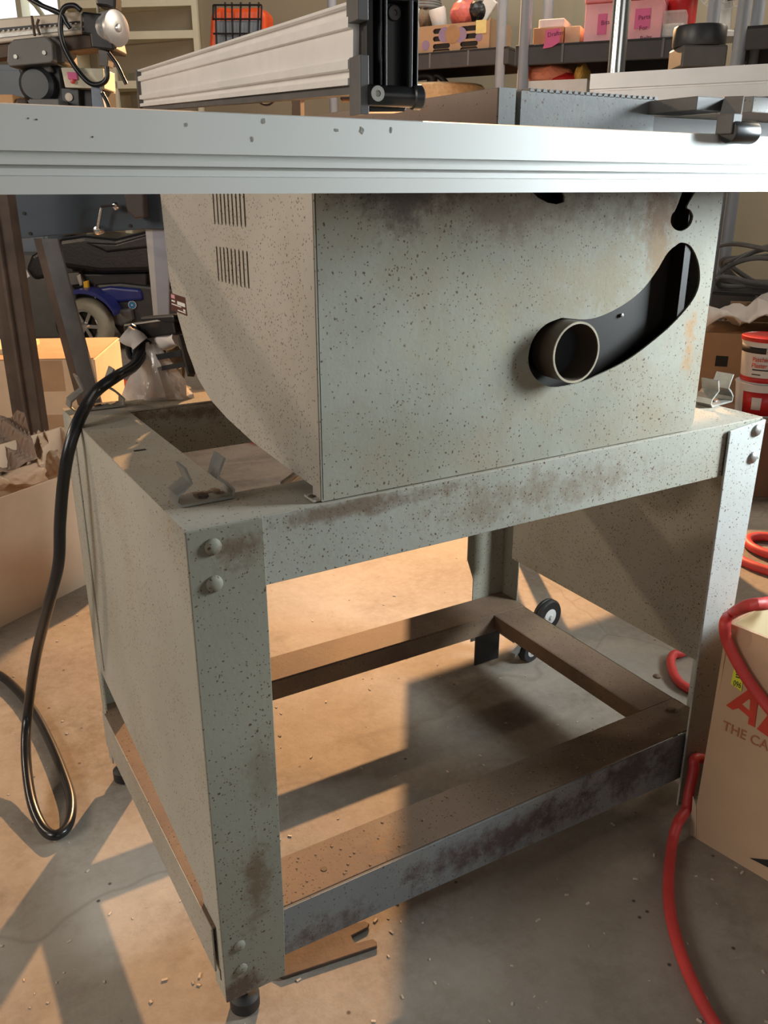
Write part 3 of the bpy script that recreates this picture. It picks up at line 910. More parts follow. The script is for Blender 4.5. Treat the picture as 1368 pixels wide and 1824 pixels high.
def facep(px, py):
    n = rdir; d = ray(px, py)
    t = (A - C0).dot(n) / d.dot(n)
    w = C0 + d * t - A
    return w.dot(fdir), w.z


TM = Matrix((fdir, Vector((0, 0, 1)), outn)).transposed().to_4x4()


def facetext(name, body, px, py, size, mat, tilt=0, off=.0012, fs=(1, 1)):
    u, v = facep(px, py)
    M = Matrix.Translation(A + fdir * u + Vector((0, 0, v)) + outn * off - rdir * 0 + rdir * (v / hb) * .006) @ TM @ Matrix.Rotation(tilt, 4, 'Z')
    return text(name, body, size, mat, cb, M, .0003, fs)


def facepoly(name, pxs, mat, off, th=.0006):
    b = MB()
    pts = []
    for px, py in pxs:
        u, v = facep(px, py)
        pts.append((u, v))
    MM = TM.copy(); MM.translation = A
    b.m = MM
    n = len(pts)
    a_ = [b.v((u, v, off - v / hb * .006)) for u, v in pts]; c_ = [b.v((u, v, off + th - v / hb * .006)) for u, v in pts]
    b.face(a_); b.face(c_)
    for i in range(n):
        b.face([a_[i], a_[(i + 1) % n], c_[(i + 1) % n], c_[i]])
    return b.build(name, mat, cb)


# big letters: A and the left part of the next one, THE CA below
facepoly('printed_letter', [(1291, 1258), (1336, 1226), (1349, 1237), (1342, 1297), (1330, 1291), (1332, 1279), (1313, 1263), (1303, 1266)], M_redink, .0006)
facepoly('letter_counter', [(1320, 1256), (1332, 1247), (1334, 1249), (1333, 1267)], M_boxp, .0009)
facepoly('printed_letter', [(1346, 1300), (1385, 1250), (1400, 1262), (1392, 1340), (1372, 1318)], M_redink, .0006)
u1, v1 = facep(1287, 1283); u2, v2 = facep(1366, 1340)
tl = text('printed_words', 'THE CA', .0185, M_redink2, cb, Matrix.Translation(A + fdir * u1 + Vector((0, 0, v1 - .014)) + outn * .0005 + rdir * .0032) @ TM @ Matrix.Rotation(math.atan2(v2 - v1, u2 - u1) * 0.0, 4, 'Z'), .0003, (.9, 1))
facepoly('sticker', [(1305, 1190), (1322, 1198), (1318, 1233), (1299, 1220)], M_yellow, .0006)
for i, (ch_, px_, py_) in enumerate((('096', 1303, 1222),)):
    u, v = facep(px_, py_)
    text('sticker_number', ch_, .0088, M_ink, cb, Matrix.Translation(A + fdir * u + Vector((0, 0, v)) + outn * .0014 + rdir * (v / hb) * .006) @ TM, .0002, (.75, 1.2))
for dy_ in (0, 4, 8):
    facepoly('sticker_print', [(1308, 1198 + dy_), (1317, 1201 + dy_), (1317, 1203 + dy_), (1308, 1200 + dy_)], M_ink, .0013, .0003)
facepoly('printed_mark', [(1336, 1528), (1375, 1532), (1375, 1548)], M_ink, .0006)
facepoly('corner_crease', [(1234, 1418), (1240, 1436), (1241, 1490), (1230, 1487)], M_cardL, .0006)

# red air hose: over the box, down behind the leg and across the floor
hp = [at(1420, 1060, Z=.33), P(1368, 1074, .80), P(1332, 1079, .80), at(1303, 1094, Y=.59), at(1292, 1108, Y=.567)]
u_ = []
for px_, py_ in ((1298, 1138), (1322, 1187), (1352, 1232), (1390, 1278), (1440, 1330)):
    u, v = facep(px_, py_)
    w = A + fdir * u + Vector((0, 0, v)) + outn * .0085 * 1.0 + rdir * .004
    u_.append(w)
hp += u_
hp = spline(hp, 8)
h1 = MB().tube(hp, .0068, 12).build('air_hose', M_redrub)
tag(h1, 'red rubber hose draped over the rim of the printed cardboard box', 'hose', None)
hp = [at(1246, 1335, X=.84) , at(1238, 1365, X=.822), at(1230, 1405, X=.806), at(1224, 1440, X=.80), at(1208, 1465, Z=.03), at(1198, 1500, Z=.012), at(1191, 1560, Z=.008), at(1193, 1620, Z=.008), at(1210, 1690, Z=.008), at(1238, 1760, Z=.008), at(1272, 1822, Z=.008), at(1330, 1900, Z=.008)]
hp[0] = Vector((.93, .59, .10)); hp = [Vector((.99, .64, .05)), Vector((.93, .605, .04)), at(1243, 1350, X=.82 + .03)] + [at(1236, 1372, Y=.60), at(1228, 1410, Y=.592), at(1222, 1442, Y=.585)] + hp[4:]
h2 = MB().tube(spline(hp, 8), .0068, 12).build('air_hose', M_redrub)
tag(h2, 'red rubber hose running across the floor in front, from behind the printed box', 'hose')
hp = [at(1300, 985, Z=.009), at(1330, 1003, Z=.009), at(1368, 1017, Z=.009), at(1450, 1040, Z=.009)]
tag(MB().tube(spline(hp, 8), .011, 12).build('air_hose', M_redrub), 'short straight run of red hose on the floor right of the stand leg', 'hose')
cc = at(1385, 975, Z=.012); r_ = .055
tag(MB().tube([(cc.x + r_ * 1.0 * math.cos(a * math.tau / 40), cc.y + r_ * 1.3 * math.sin(a * math.tau / 40), .012) for a in range(40)], .011, 10, closed=True).build('air_hose', M_redrub), 'looped coil of red hose on the floor at the right edge', 'hose')
hp = [at(1214, 1163, Z=.009), at(1200, 1166, Z=.009), at(1195, 1180, Z=.009), at(1203, 1206, Z=.009), at(1222, 1224, Z=.009), at(1260, 1240, Z=.009)]
hp = [at(1240, 1150, Z=.009)] + hp
tag(MB().tube(spline(hp, 8), .0078, 12).build('air_hose', M_redrub), 'bend of red hose on the floor seen under the right end panel', 'hose')
hp = [at(400, 760, Z=.01), at(430, 772, Z=.01), at(450, 782, Z=.01), at(500, 792, Z=.01), at(560, 785, Z=.01)]
tag(MB().tube(spline(hp, 8), .015, 12).build('air_hose', M_redrub), 'red hose on the far floor seen through the stand top beneath the cabinet', 'hose')

# flat forked steel bar on the floor under the front rail
pl = [at(x, y, Z=.004) for x, y in ((503, 1742), (672, 1686), (671, 1678), (664, 1673), (632, 1681), (626, 1668), (655, 1653), (658, 1646), (650, 1641), (600, 1652), (545, 1672), (510, 1700), (480, 1730))]
b = MB(); b.prism([(p.x, p.y) for p in pl], 'z', .0006, .005)
tag(b.build('forked_bar', M_rusty, bevel=.001), 'flat dark rusty bar with a forked end, lying under the front of the stand', 'metal bar')

# floor chips
b = MB()
random.seed(11)
for _ in range(230):
    px_, py_ = random.uniform(0, 1368), random.uniform(1050, 1824)
    p = at(px_, py_, Z=0)
    s_ = random.uniform(.0006, .0022); a = random.random() * 3
    b.m = Matrix.Translation(p) @ Matrix.Rotation(a, 4, 'Z') @ Matrix.Rotation(random.uniform(-.3, .3), 4, 'X')
    b.box(-s_ * random.uniform(.8, 2.2), s_, -s_ * .6, s_ * .6, 0, s_ * .7)
tag(b.build('wood_chips', plain('pale_wood_chip', (.55, .47, .38), .8, 0, .3, 90)), 'tiny pale wood chips scattered over the concrete floor', 'wood chips', kind='stuff')

# ------------------------------------------------------------------ LEFT: boxes
# open box full of packing paper
e0 = Vector((.153, 1.673, 0)); e1 = Vector((.331, 1.78, 0))
ed = (e1 - e0).normalized(); en = Vector((-ed.y, ed.x, 0))
BM_ = Matrix((ed, en, Vector((0, 0, 1)))).transposed().to_4x4(); BM_.translation = e0
ob = thing('cardboard_box', BM_ @ Vector((.1, .2, 0)), 'open pale cardboard box full of packing paper, left of the stand', 'box')
b = MB(BM_)
b.box(-.32, .42, 0, .004, 0, .252); b.box(-.32, .42, .30, .304, 0, .252); b.box(-.32, -.316, .004, .30, 0, .252); b.box(.416, .42, .004, .30, 0, .252); b.box(-.316, .416, .004, .30, 0, .004)
b.build('box_walls', M_cardL, ob)
b = MB(BM_); b.hexa([(-.316, .30, .25), (.05, .30, .25), (.05, .304, .25), (-.316, .304, .25), (-.33, .40, .36), (.04, .40, .36), (.04, .404, .36), (-.33, .404, .36)])
b.build('box_flap', M_paperd, ob)


def crumple(name, cen, sx, sy, sz, mat, label, seed, n=5, amp=.35, group='sheets of crumpled packing paper'):
    random.seed(seed)
    b = MB()
    bmesh.ops.create_icosphere(b.bm, subdivisions=4, radius=1)
    dirs = [Vector((random.gauss(0, 1), random.gauss(0, 1), random.gauss(0, 1))).normalized() for _ in range(26)]
    offs = [random.uniform(.55, .95) for _ in dirs]
    ph = [random.uniform(0, 6) for _ in dirs]
    for v in b.bm.verts:
        d = v.co.normalized(); r = 1.1
        for q_, o_ in zip(dirs, offs):
            c = d.dot(q_)
            if c > .15: r = min(r, o_ / c)
        r *= 1 + amp * .25 * math.sin(7 * d.x + ph[0]) * math.sin(6 * d.y + ph[1]) * math.sin(8 * d.z + ph[2])
        v.co = Vector((d.x * r * sx, d.y * r * sy, d.z * r * sz)) + Vector(cen)
    o = b.build(name, mat, smooth=False)
    tag(o, label, 'packing paper', None)
    return o


def paper_sheet(name, corners, mat, label, seed, amp=.012, n=14):
    """folded sheet: bilinear patch of four corners, faceted ridges"""
    random.seed(seed)
    ks = [(random.uniform(3, 9), random.uniform(3, 9), random.uniform(0, 6)) for _ in range(4)]
    a, b_, c, d = [Vector(p) for p in corners]
    nrm = (b_ - a).cross(d - a).normalized()
    grid = []
    for i in range(n + 1):
        row = []
        for j in range(n + 1):
            u, v = i / n, j / n
            p = a.lerp(b_, u).lerp(d.lerp(c, u), v)
            h = sum(abs(math.sin(k1 * u + k2 * v + k3)) - .5 for k1, k2, k3 in ks) * amp
            row.append(p + nrm * h)
        grid.append(row)
    b = MB(); b.sheet(grid)
    o = b.build(name, mat, smooth=False, th=.001)
    return tag(o, label, 'packing paper')


paper_sheet('packing_paper', [P(18, 835, 1.92), P(60, 775, 2.0), P(80, 768, 1.98), P(72, 832, 1.88)], M_paper, 'crumpled light kraft paper lit orange, poking up from the open box', 5, .010)
crumple('packing_paper', P(42, 848, 1.88), .055, .05, .035, M_paper, 'ball of pinkish kraft paper at the front of the open box, below the raised sheet', 6)
crumple('packing_paper', P(100, 822, 2.0), .035, .05, .04, M_paper, 'small round wad of pinkish paper in the open box, next to the black cord', 8)
crumple('packing_paper', P(-10, 858, 1.86), .04, .05, .03, M_paper, 'wad of kraft paper in the open box at the left edge of the photo', 9)
paper_sheet('packing_paper', [P(-30, 862, 1.82), P(-30, 745, 1.93), P(42, 732, 1.95), P(66, 812, 1.90)], M_paperd, 'large dark brown folded paper standing at the back of the open box', 12, .012)
# big closed box behind
cb2 = at(110, 793, Z=0)
BF = Frame(cb2, -25)
xl0 = -.75; xl1 = BF.hit(176, 700, 0).x; zt = BF.hit(172, 640, 0).z
bb = thing('cardboard_box', BF.m @ Vector(((xl0 + xl1) / 2, .25, 0)), 'large closed tan cardboard box on the floor behind the open box', 'box')
MB(BF).box(xl0, xl1, 0, .42, 0, zt).build('box_body', M_cardL, bb, .002)
MB(BF).box(xl0 + .01, xl1 - .004, .004, .41, zt, zt + .004).build('box_lid_flap', M_card, bb)
MB(BF).box(xl0 + .2, xl1 - .25, .10, .30, zt + .004, zt + .02).build('box_lid_flap', M_cardin, bb)
q = BF.hit(85, 670, 0); MB(BF).box(q.x - .05, q.x + .05, -.0006, 0, q.z - .05, q.z + .05).build('packing_tape', M_card, bb)
q = BF.hit(100, 760, 0); MB(BF).box(q.x - .05, q.x + .04, -.0006, 0, q.z - .05, q.z + .04).build('packing_tape', M_card, bb)

# orange extension plug on the floor behind
PZ = at(212, 688, Z=.03)
pg = thing('extension_plug', (PZ.x, PZ.y, 0), 'orange extension cord plug on the floor behind the rear left clip', 'plug')
v_ = RT
MB().lathe(PZ - v_ * .05, v_, [(0, 0), (.022, 0), (.032, .01), (.034, .03), (.026, .045), (.030, .055), (.028, .075), (.016, .10), (.009, .12), (0, .12)], 20).build('plug_body', M_orange, pg)
MB().tube(spline([PZ + v_ * .06, at(260, 700, Z=.01), at(285, 708, Z=.01), at(330, 720, Z=.01)], 6), .008, 10).build('plug_cord', M_redrub, pg)

# ------------------------------------------------------------------ RADIAL ARM SAW (back left)
RF = Frame(P(120, 333, 2.45), -30.7)
ra = thing('radial_arm_saw', RF.m @ Vector((0, .2, 0)), 'radial arm saw with a beige arm, chrome knob and dark blue steel base, back left', 'radial arm saw')


def rbox(px0, py0, px1, py1, yl, dep, name, mat, bev=.002, par=None):
    a = RF.hit(px0, py1, yl); c = RF.hit(px1, py0, yl)
    return MB(RF).box(a.x, c.x, yl, yl + dep, a.z, c.z).build(name, mat, par or ra, bev)


def rpoly(pxs, yl, dep, name, mat, bev=.002, par=None):
    pts = [RF.hit(x, y, yl) for x, y in pxs]
    return MB(RF).prism([(p.x, p.z) for p in pts], 'y', yl, yl + dep).build(name, mat, par or ra, bev)


def rp(px, py, yl):
    return RF.m @ RF.hit(px, py, yl)


arm = rpoly([(-260, 48), (-260, 112), (0, 77), (146, 60), (145, 20), (0, 33)], .02, .10, 'arm', M_beige, .004)
rpoly([(-260, 82), (-260, 90), (0, 67), (142, 52), (142, 47), (0, 60)], .016, .004, 'arm_scale', M_gal, 0, arm)
rpoly([(-260, 74), (-260, 79), (0, 55), (142, 41), (142, 37), (0, 50)], .016, .004, 'arm_scale', M_blackm, 0, arm)
for k in range(22):
    x_ = -60 + k * 9.2
    y_ = 55 - x_ * .1
    rbox(x_, y_ - 1.2, x_ + 3, y_ + 1.2, .0145, .002, 'scale_tick', M_whiteink, 0, arm)
rpoly([(-260, 113), (-260, 135), (0, 104), (60, 95), (60, 72), (0, 79)], .03, .05, 'arm_underside', M_rusty, .002)
rpoly([(145, 20), (146, 60), (160, 62), (163, 86), (203, 90), (203, 84), (190, 30), (180, 24)], .02, .12, 'arm_end_casting', M_blackm, .005)
rpoly([(110, 65), (163, 60), (165, 86), (120, 92)], .03, .08, 'arm_rib', M_rusty, .004)
rpoly([(14, 80), (24, 70), (80, 64), (93, 76), (95, 108), (90, 112), (16, 119), (12, 110)], -.03, .05, 'carriage_plate', M_greyen, .003)
rpoly([(88, 64), (98, 66), (112, 78), (116, 112), (96, 112), (93, 76)], .0, .10, 'carriage_side', M_greyen, .003)
for x_, y_ in ((28, 101), (79, 94)):
    c_ = rp(x_, y_, -.031); MB().lathe(c_, -FH, [(.005, 0), (.005, .003), (0, .003)], 12).build('carriage_bolt', M_gal, ra)
rpoly([(30, 119), (92, 112), (108, 118), (112, 155), (118, 190), (50, 175)], .03, .12, 'motor_yoke', M_blackm, .006)
rpoly([(35, 124), (88, 116), (92, 128), (42, 134)], .01, .03, 'yoke_bar', M_greyen, .004)
c_ = rp(62, 150, -.0); MB().lathe(c_, FH, [(0, 0), (.035, 0), (.045, .01), (.045, .10), (0, .10)], 24).build('motor', M_darkgrey, ra)
pan = rpoly([(108, 120), (184, 122), (186, 158), (116, 156)], .0, .10, 'switch_panel', M_cream, .002)
rpoly([(119, 128), (136, 129), (138, 142), (121, 141)], -.006, .006, 'switch_key', M_pinkn, .001, pan)
c_ = rp(130, 145, -.005); MB().lathe(c_, -FH, [(.006, 0), (.006, .004), (0, .005)], 14).build('switch_key', M_red, pan)
rpoly([(108, 156), (140, 158), (142, 215), (112, 215)], .02, .10, 'column', M_darkgrey, .002)
rpoly([(142, 158), (186, 158), (190, 215), (142, 215)], .04, .10, 'column_guard', M_blackm, .002)
c_ = rp(123, 173, .018); MB().lathe(c_, -FH, [(.010, 0), (.010, .002), (0, .003)], 18).build('column_cap', M_beige, ra)
rpoly([(161, 145), (176, 148), (192, 215), (166, 215)], -.01, .02, 'bracket_strap', M_bluegrey, .002)
rpoly([(175, 85), (193, 92), (192, 118), (176, 118)], .03, .05, 'cable_block', M_greyen, .002)
c_ = rp(186, 53, .06)  # crank
M_satin = plain('satin_steel', (.72, .72, .72), .3, .55, .05, 10)
kn = MB().lathe(c_, (RT * .85 - FH * .5), [(0, 0), (.036, 0), (.040, .004), (.040, .012), (.041, .014), (.041, .038), (.043, .040), (.042, .046), (.022, .050), (.010, .050), (.008, .056), (0, .057)], 40).build('crank_knob', M_satin, ra)
rpoly([(168, -15), (206, -12), (205, 18), (190, 12), (170, 10)], .06, .06, 'top_handle', M_blackp, .006)
for xa, xb in ((174, 175), (196, 199)):
    MB().tube([rp(xa, -5, .08), rp(xb, 26, .08)], .004, 8).build('handle_rod', M_gal, ra)
for pts_, rr in (([(44, -8), (75, 10), (108, 24), (118, 40), (125, 50)], .006), ([(55, -5), (90, 18), (112, 26)], .0045), ([(144, 18), (132, 10), (115, 14), (108, 35), (110, 70), (122, 100), (140, 128), (160, 148), (178, 150), (190, 140), (190, 118)], .0065), ([(193, 94), (208, 115), (220, 140), (225, 150)], .005), ([(182, 165), (190, 180), (196, 195), (205, 220)], .005)):
    MB().tube(spline([rp(x, y, -.02) for x, y in pts_], 6), rr, 10).build('cable', M_cord, ra)
for pts_ in ([(57, 28), (59, 45), (62, 64)], [(69, 34), (66, 45), (71, 62)]):
    MB().tube(spline([rp(x, y, -.01) for x, y in pts_], 4), .0035, 8).build('carriage_pin', M_rusty, ra)
# wooden table top items and base
rbox(-160, 205, 420, 260, -.12, .75, 'table_board', M_rusty, .002)
rpoly([(-60, 262), (420, 262), (420, 412), (262, 408), (92, 420), (40, 425), (-60, 428)], -.02, .04, 'base_apron', M_navy, .002)
for x_, y_ in ((43, 380), (54, 416), (232, 402)):
    c_ = rp(x_, y_, -.021); MB().lathe(c_, -FH, [(.0045, 0), (.0045, .002), (0, .002)], 12).build('apron_hole', M_dark, ra)
gl = rp(154, 654, -.02)


def splay_leg(top, bot, w, mat, mat2, depth=.05):
    pass


zt_ = RF.hit(80, 425, -.03).z
b = MB(RF)
a0 = RF.hit(60, 425, -.03); a1 = RF.hit(102, 425, -.03)
f0 = RF.hit(133, 700, -.03); f1 = RF.hit(175, 700, -.03)
k_ = a0.z / (a0.z - f0.z)
f0 = a0.lerp(f0, k_); f1 = a1.lerp(f1, k_)
am = a0.lerp(a1, .32); fm_ = f0.lerp(f1, .28)


def slab(pts4, dep, name, mat):
    b = MB(RF); lo = [b_ for b_ in pts4]
    b.hexa([(p.x, p.y, p.z) for p in lo] + [(p.x, p.y + dep, p.z) for p in lo]); return b.build(name, mat, ra)


lg = slab([f0, fm_, am, a0], .01, 'leg', M_rusty)
lg2 = slab([fm_, f1, a1, am], .012, 'leg', M_legst)
a0 = RF.hit(253, 345, .0); a1 = RF.hit(300, 345, .0); f0 = RF.hit(273, 560, 0); f1 = RF.hit(300, 560, 0)
k_ = a0.z / (a0.z - f0.z); f0 = a0.lerp(f0, k_); f1 = a1.lerp(f1, k_); am = a0.lerp(a1, .3); fm_ = f0.lerp(f1, .3)
slab([f0, fm_, am, a0], .01, 'leg', plain('pale_leg_edge', (.45, .44, .42), .5, .2, .1, 10))
slab([fm_, f1, a1, am], .012, 'leg', M_postg)
c_ = rp(173, 410, -.05)
h_ = MB().tube([rp(180, 370, -.06), rp(173, 408, -.06)], .0035, 10).build('crank_handle', M_chrome, ra)
MB().lathe(c_, -FH, [(.0, -.03), (.012, -.03), (.012, 0), (.009, .006), (0, .008)], 20).build('crank_hub', M_chrome, ra)
MB().lathe(rp(205, 367, -.05), -FH, [(0, -.01), (.008, -.01), (.010, 0), (.006, .006), (0, .007)], 16).build('crank_ball', M_chrome, ra)
MB().tube([rp(180, 368, -.06), rp(203, 366, -.06)], .0028, 8).build('crank_handle', M_blackm, ra)
rpoly([(222, 262), (253, 262), (256, 388), (240, 390), (226, 375), (221, 350)], -.08, .05, 'cover_plate', plain('dark_brown_cover', (.05, .035, .03), .5, 0, .2, 10), .004)

# small items sitting on the radial saw table
o = rbox(-40, 168, 22, 205, -.06, .1, 'tmp', M_orange); o.parent = None; o.location = root_loc(ra); o.name = 'wood_block'
o.data.materials[0] = plain('orange_wood', (.62, .33, .14), .6, 0, .1, 10)
tag(o, 'small orange-brown wooden block on the radial saw table, far left', 'wood block')
MBc = MB()
c_ = rp(38, 193, -.04)
MBc.lathe(c_ - RT * .03, RT, [(0, 0), (.022, 0), (.024, .01), (.018, .02), (.024, .03), (.02, .045), (.012, .05), (.012, .07), (0, .07)], 18)
tag(MBc.build('pipe_fitting', plain('dusty_brown_metal', (.2, .15, .12), .5, .3, .4, 40)), 'small dusty metal pipe fitting beside the orange wooden block', 'pipe fitting')
o = rbox(55, 176, 104, 205, -.05, .08, 'tmp', M_greyen); o.parent = None; o.location = root_loc(ra); o.name = 'metal_block'
tag(o, 'flat grey metal block on the radial saw table under the motor', 'metal block')

# added unseen blocker behind the saw, chest-shaped, to shade the front floor
bc = thing('shade_blocker', (1.35, 1.55, 0), 'added grey chest-shaped light blocker on legs, unseen behind the table saw', 'light blocker')
MB().box(1.05, 1.72, 1.46, 1.64, .43, .775).build('blocker_body', M_greyen, bc, .004)
for z_ in (.44, .55, .66):
    MB().box(1.07, 1.70, 1.45, 1.46, z_, z_ + .095).build('blocker_panel', M_greyen, bc, .002)
for x_ in (1.24, 1.66):
    for y_ in (1.48, 1.60):
        MB().box(x_, x_ + .025, y_, y_ + .025, 0, .43).build('leg', M_greyen, bc)

# rusty upright post, near left
PFr = Frame(P(15, 500, 2.18), -30.7)
a = PFr.hit(38, 500, 0); zb = 0
b = MB(PFr); x1_ = a.x
b.box(x1_ - .040, x1_, 0, .006, 0, .92); b.box(x1_ - .006, x1_, 0, .04, 0, .92); b.box(x1_ - .042, x1_ - .034, -.012, .006, 0, .92)
b.box(x1_ - .075, x1_ - .046, .0, .03, 0, .92)
tag(b.build('steel_post', M_rusty, bevel=.001), 'rusty brown folded steel upright at the left edge, above the open box', 'post')

# ------------------------------------------------------------------ POWER WHEELCHAIR
WF = Frame(P(180, 333, 4.45), -30.7)
wc = thing('power_wheelchair', WF.m @ Vector((0, .2, 0)), 'black and blue powered wheelchair with grey tyres at the back left', 'wheelchair')


def wpoly(pxs, yl, dep, name, mat, bev=.01):
    pts = [WF.hit(x, y, yl) for x, y in pxs]
    return MB(WF).prism([(p.x, p.z) for p in pts], 'y', yl, yl + dep).build(name, mat, wc, bev, 3)


wpoly([(95, 450), (100, 425), (150, 418), (205, 424), (262, 410), (330, 418), (330, 478), (262, 486), (180, 488), (110, 478)], 0, .42, 'seat_cushion', M_leather, .03)
wpoly([(150, 432), (205, 434), (262, 418), (330, 415), (330, 440), (262, 442), (190, 450)], -.012, .3, 'seat_piping', M_leather, .012)
wpoly([(80, 440), (55, 455), (45, 480), (60, 500), (100, 490)], .05, .1, 'armrest', M_leather, .02)
wpoly([(118, 488), (262, 486), (262, 512), (130, 515)], .06, .3, 'seat_frame', M_blackm)
wpoly([(165, 505), (215, 502), (330, 515), (330, 600), (215, 600), (195, 570), (180, 530)], .05, .3, 'body_shell', M_darkgrey, .02)
wpoly([(165, 515), (195, 510), (250, 515), (255, 535), (205, 540), (190, 560), (172, 545)], .03, .1, 'fender_panel', M_bluep, .015)
wpoly([(115, 487), (140, 485), (150, 505), (120, 510)], .02, .1, 'battery_box', M_greyen, .005)
wpoly([(192, 555), (232, 550), (236, 572), (215, 582), (196, 575)], .0, .06, 'motor_cover', M_greyp, .012)
wpoly([(148, 502), (155, 500), (157, 516), (149, 517)], .0, .03, 'release_lever', plain('yellow_plastic', (.75, .42, .02), .4, 0, .05, 10), .003)
wpoly([(136, 492), (143, 488), (147, 508), (142, 510)], .01, .015, 'chain_link', M_gal, .002)
c_ = WF.m @ WF.hit(236, 543, .045)
o = MB().lathe(c_, -FH, [(.021, 0), (.021, .006), (0, .006)], 24).build('round_badge', M_whiteink, wc)
MB().lathe(c_ - FH * .006, -FH, [(.018, 0), (.018, .002), (0, .002)], 24).build('badge_disc', plain('badge_blue', (.02, .18, .40), .4), o)
MB().lathe(c_ - FH * .009, -FH, [(.004, 0), (.004, .001), (0, .001)], 12).build('badge_emblem', M_whiteink, o)


def wheel(cx, cy, yl, r, wd, par, tilt=.35, tmat=M_tyre):
    c = WF.m @ Vector((cx, yl, r))
    ax = (-FH + RT * -tilt).normalized()
    w = MB().lathe(c + ax * wd * -.5, ax, [(r * .62, 0), (r * .80, -.004), (r * .93, .006), (r, wd * .28), (r, wd * .72), (r * .93, wd - .006), (r * .8, wd + .004), (r * .62, wd), (r * .62, 0)], 40).build('wheel', tmat, par)
    b = MB().lathe(c + ax * (wd * .25), ax, [(r * .62, 0), (r * .62, wd * .2), (r * .52, wd * .12), (r * .5, 0), (r * .62, 0)], 32)
    b.lathe(c + ax * wd * .25, ax, [(0, 0), (r * .16, 0), (r * .16, wd * .25), (0, wd * .3)], 16)
    u = ax.cross(Vector((0, 0, 1))).normalized(); w2 = ax.cross(u)
    for k in range(6):
        d_ = u * math.cos(k * math.tau / 6) + w2 * math.sin(k * math.tau / 6)
        b.bar(c + ax * wd * .35, c + ax * wd * .35 + d_ * r * .56, r * .13, .008, ax)
    b.build('wheel_rim', M_chrome, w)
    MB().lathe(c + ax * (wd * .12), ax, [(r * .6, 0), (r * .6, .004), (0, .004)], 24).build('wheel_backing', M_dark, w)


pw = WF.hit(160, 576, 0)
rw = .14
wheel(pw.x + .005, 0, -.03, rw, .085, wc)
# arched fender above the wheel
b = MB(WF)
arcp = [(pw.x + .005 + (rw + .025) * math.cos(math.radians(a_)), rw + (rw + .025) * math.sin(math.radians(a_))) for a_ in range(20, 150, 8)]
for (x0_, z0_), (x1_, z1_) in zip(arcp, arcp[1:]):
    b.hexa([(x0_, -.10, z0_), (x1_, -.10, z1_), (x1_, .05, z1_), (x0_, .05, z0_), (x0_, -.10, z0_ + .02), (x1_, -.10, z1_ + .02), (x1_, .05, z1_ + .02), (x0_, .05, z0_ + .02)])
bmesh.ops.remove_doubles(b.bm, verts=b.bm.verts[:], dist=1e-5)
b.build('fender', M_bluep, wc)
pw2 = WF.hit(97, 590, 0)
wheel(pw2.x, 0, .25, .09, .05, wc, .3, M_rubber)
wheel(pw.x + .52, 0, .15, .11, .05, wc, .3, M_rubber)
# paper tag hanging from armrest
q = WF.hit(45, 488, -.02)
tagm = MB(WF).prism([(WF.hit(38, 480, -.02).x, WF.hit(38, 480, -.02).z), (WF.hit(44, 476, -.02).x, WF.hit(44, 476, -.02).z), (WF.hit(53, 492, -.02).x, WF.hit(53, 492, -.02).z), (WF.hit(43, 499, -.02).x, WF.hit(43, 499, -.02).z)], 'y', -.02, -.018).build('paper_tag', M_white, wc)

# ------------------------------------------------------------------ BACK LEFT: cream shelving and blue-grey cabinet
def fbox(fr, px0, py0, px1, py1, yl, dep, name, mat, bev=0, par=None):
    a = fr.hit(px0, py1, yl); c = fr.hit(px1, py0, yl)
    return MB(fr).box(a.x, c.x, yl, yl + dep, a.z, c.z).build(name, mat, par, bev)


SF = Frame(P(250, 333, 5.35), -38)
xa = SF.hit(118, 100, 0).x; xb = SF.hit(322, 100, 0).x; xc = SF.hit(356, 100, 0).x
sh = thing('shelving_unit', SF.m @ Vector(((xa + xc) / 2, .15, 0)), 'cream painted wooden shelving against the back wall, left', 'shelves')
b = MB(SF); b.box(xc - .03, xc, 0, .30, 0, 2.3); b.box(xa, xa + .03, 0, .30, 0, 2.3); b.box(xa + .03, xc - .03, .28, .30, 0, 2.3); b.build('shelf_carcass', M_cream, sh)
for pz in (4, 62, 150, 230, 330):
    z_ = SF.hit(280, pz, 0).z
    MB(SF).box(xa + .03, xc - .03, 0, .28, z_ - .02, z_ + .02).build('shelf', M_cream, sh, .002)
b = MB(SF); xm = SF.hit(208, 200, 0).x; b.box(xm - .02, xm + .02, 0, .02, 0, SF.hit(208, 120, 0).z); b.build('divider', M_cream, sh)
CF = Frame(P(0, 333, 5.3), -30.7)
a = CF.hit(44, 115, 0)
gc = thing('storage_cabinet', CF.m @ Vector((a.x - .4, .2, 0)), 'blue-grey steel cabinet in front of the window, far left', 'cabinet')
MB(CF).box(a.x - .9, a.x, 0, .4, .06, a.z).build('cabinet_body', M_bluegrey, gc, .004)
MB(CF).box(a.x - .88, a.x - .46, -.015, 0, .1, a.z - .03).build('door', M_bluegrey, gc, .003)
MB(CF).box(a.x - .44, a.x - .02, -.015, 0, .1, a.z - .03).build('door', M_bluegrey, gc, .003)
MB(CF).box(a.x - .85, a.x - .02, .03, .38, 0, .06).build('plinth', M_dark, gc)
# low charcoal cabinet by the wheelchair
DF = Frame(P(60, 333, 4.9), -30.7)
a = DF.hit(98, 500, 0)
tag(MB(DF).box(a.x - 1.2, a.x, 0, .3, 0, DF.hit(60, 455, 0).z).build('low_cabinet', M_greyen, bevel=.004), 'low dark grey cabinet on the floor behind the wheelchair', 'cabinet')

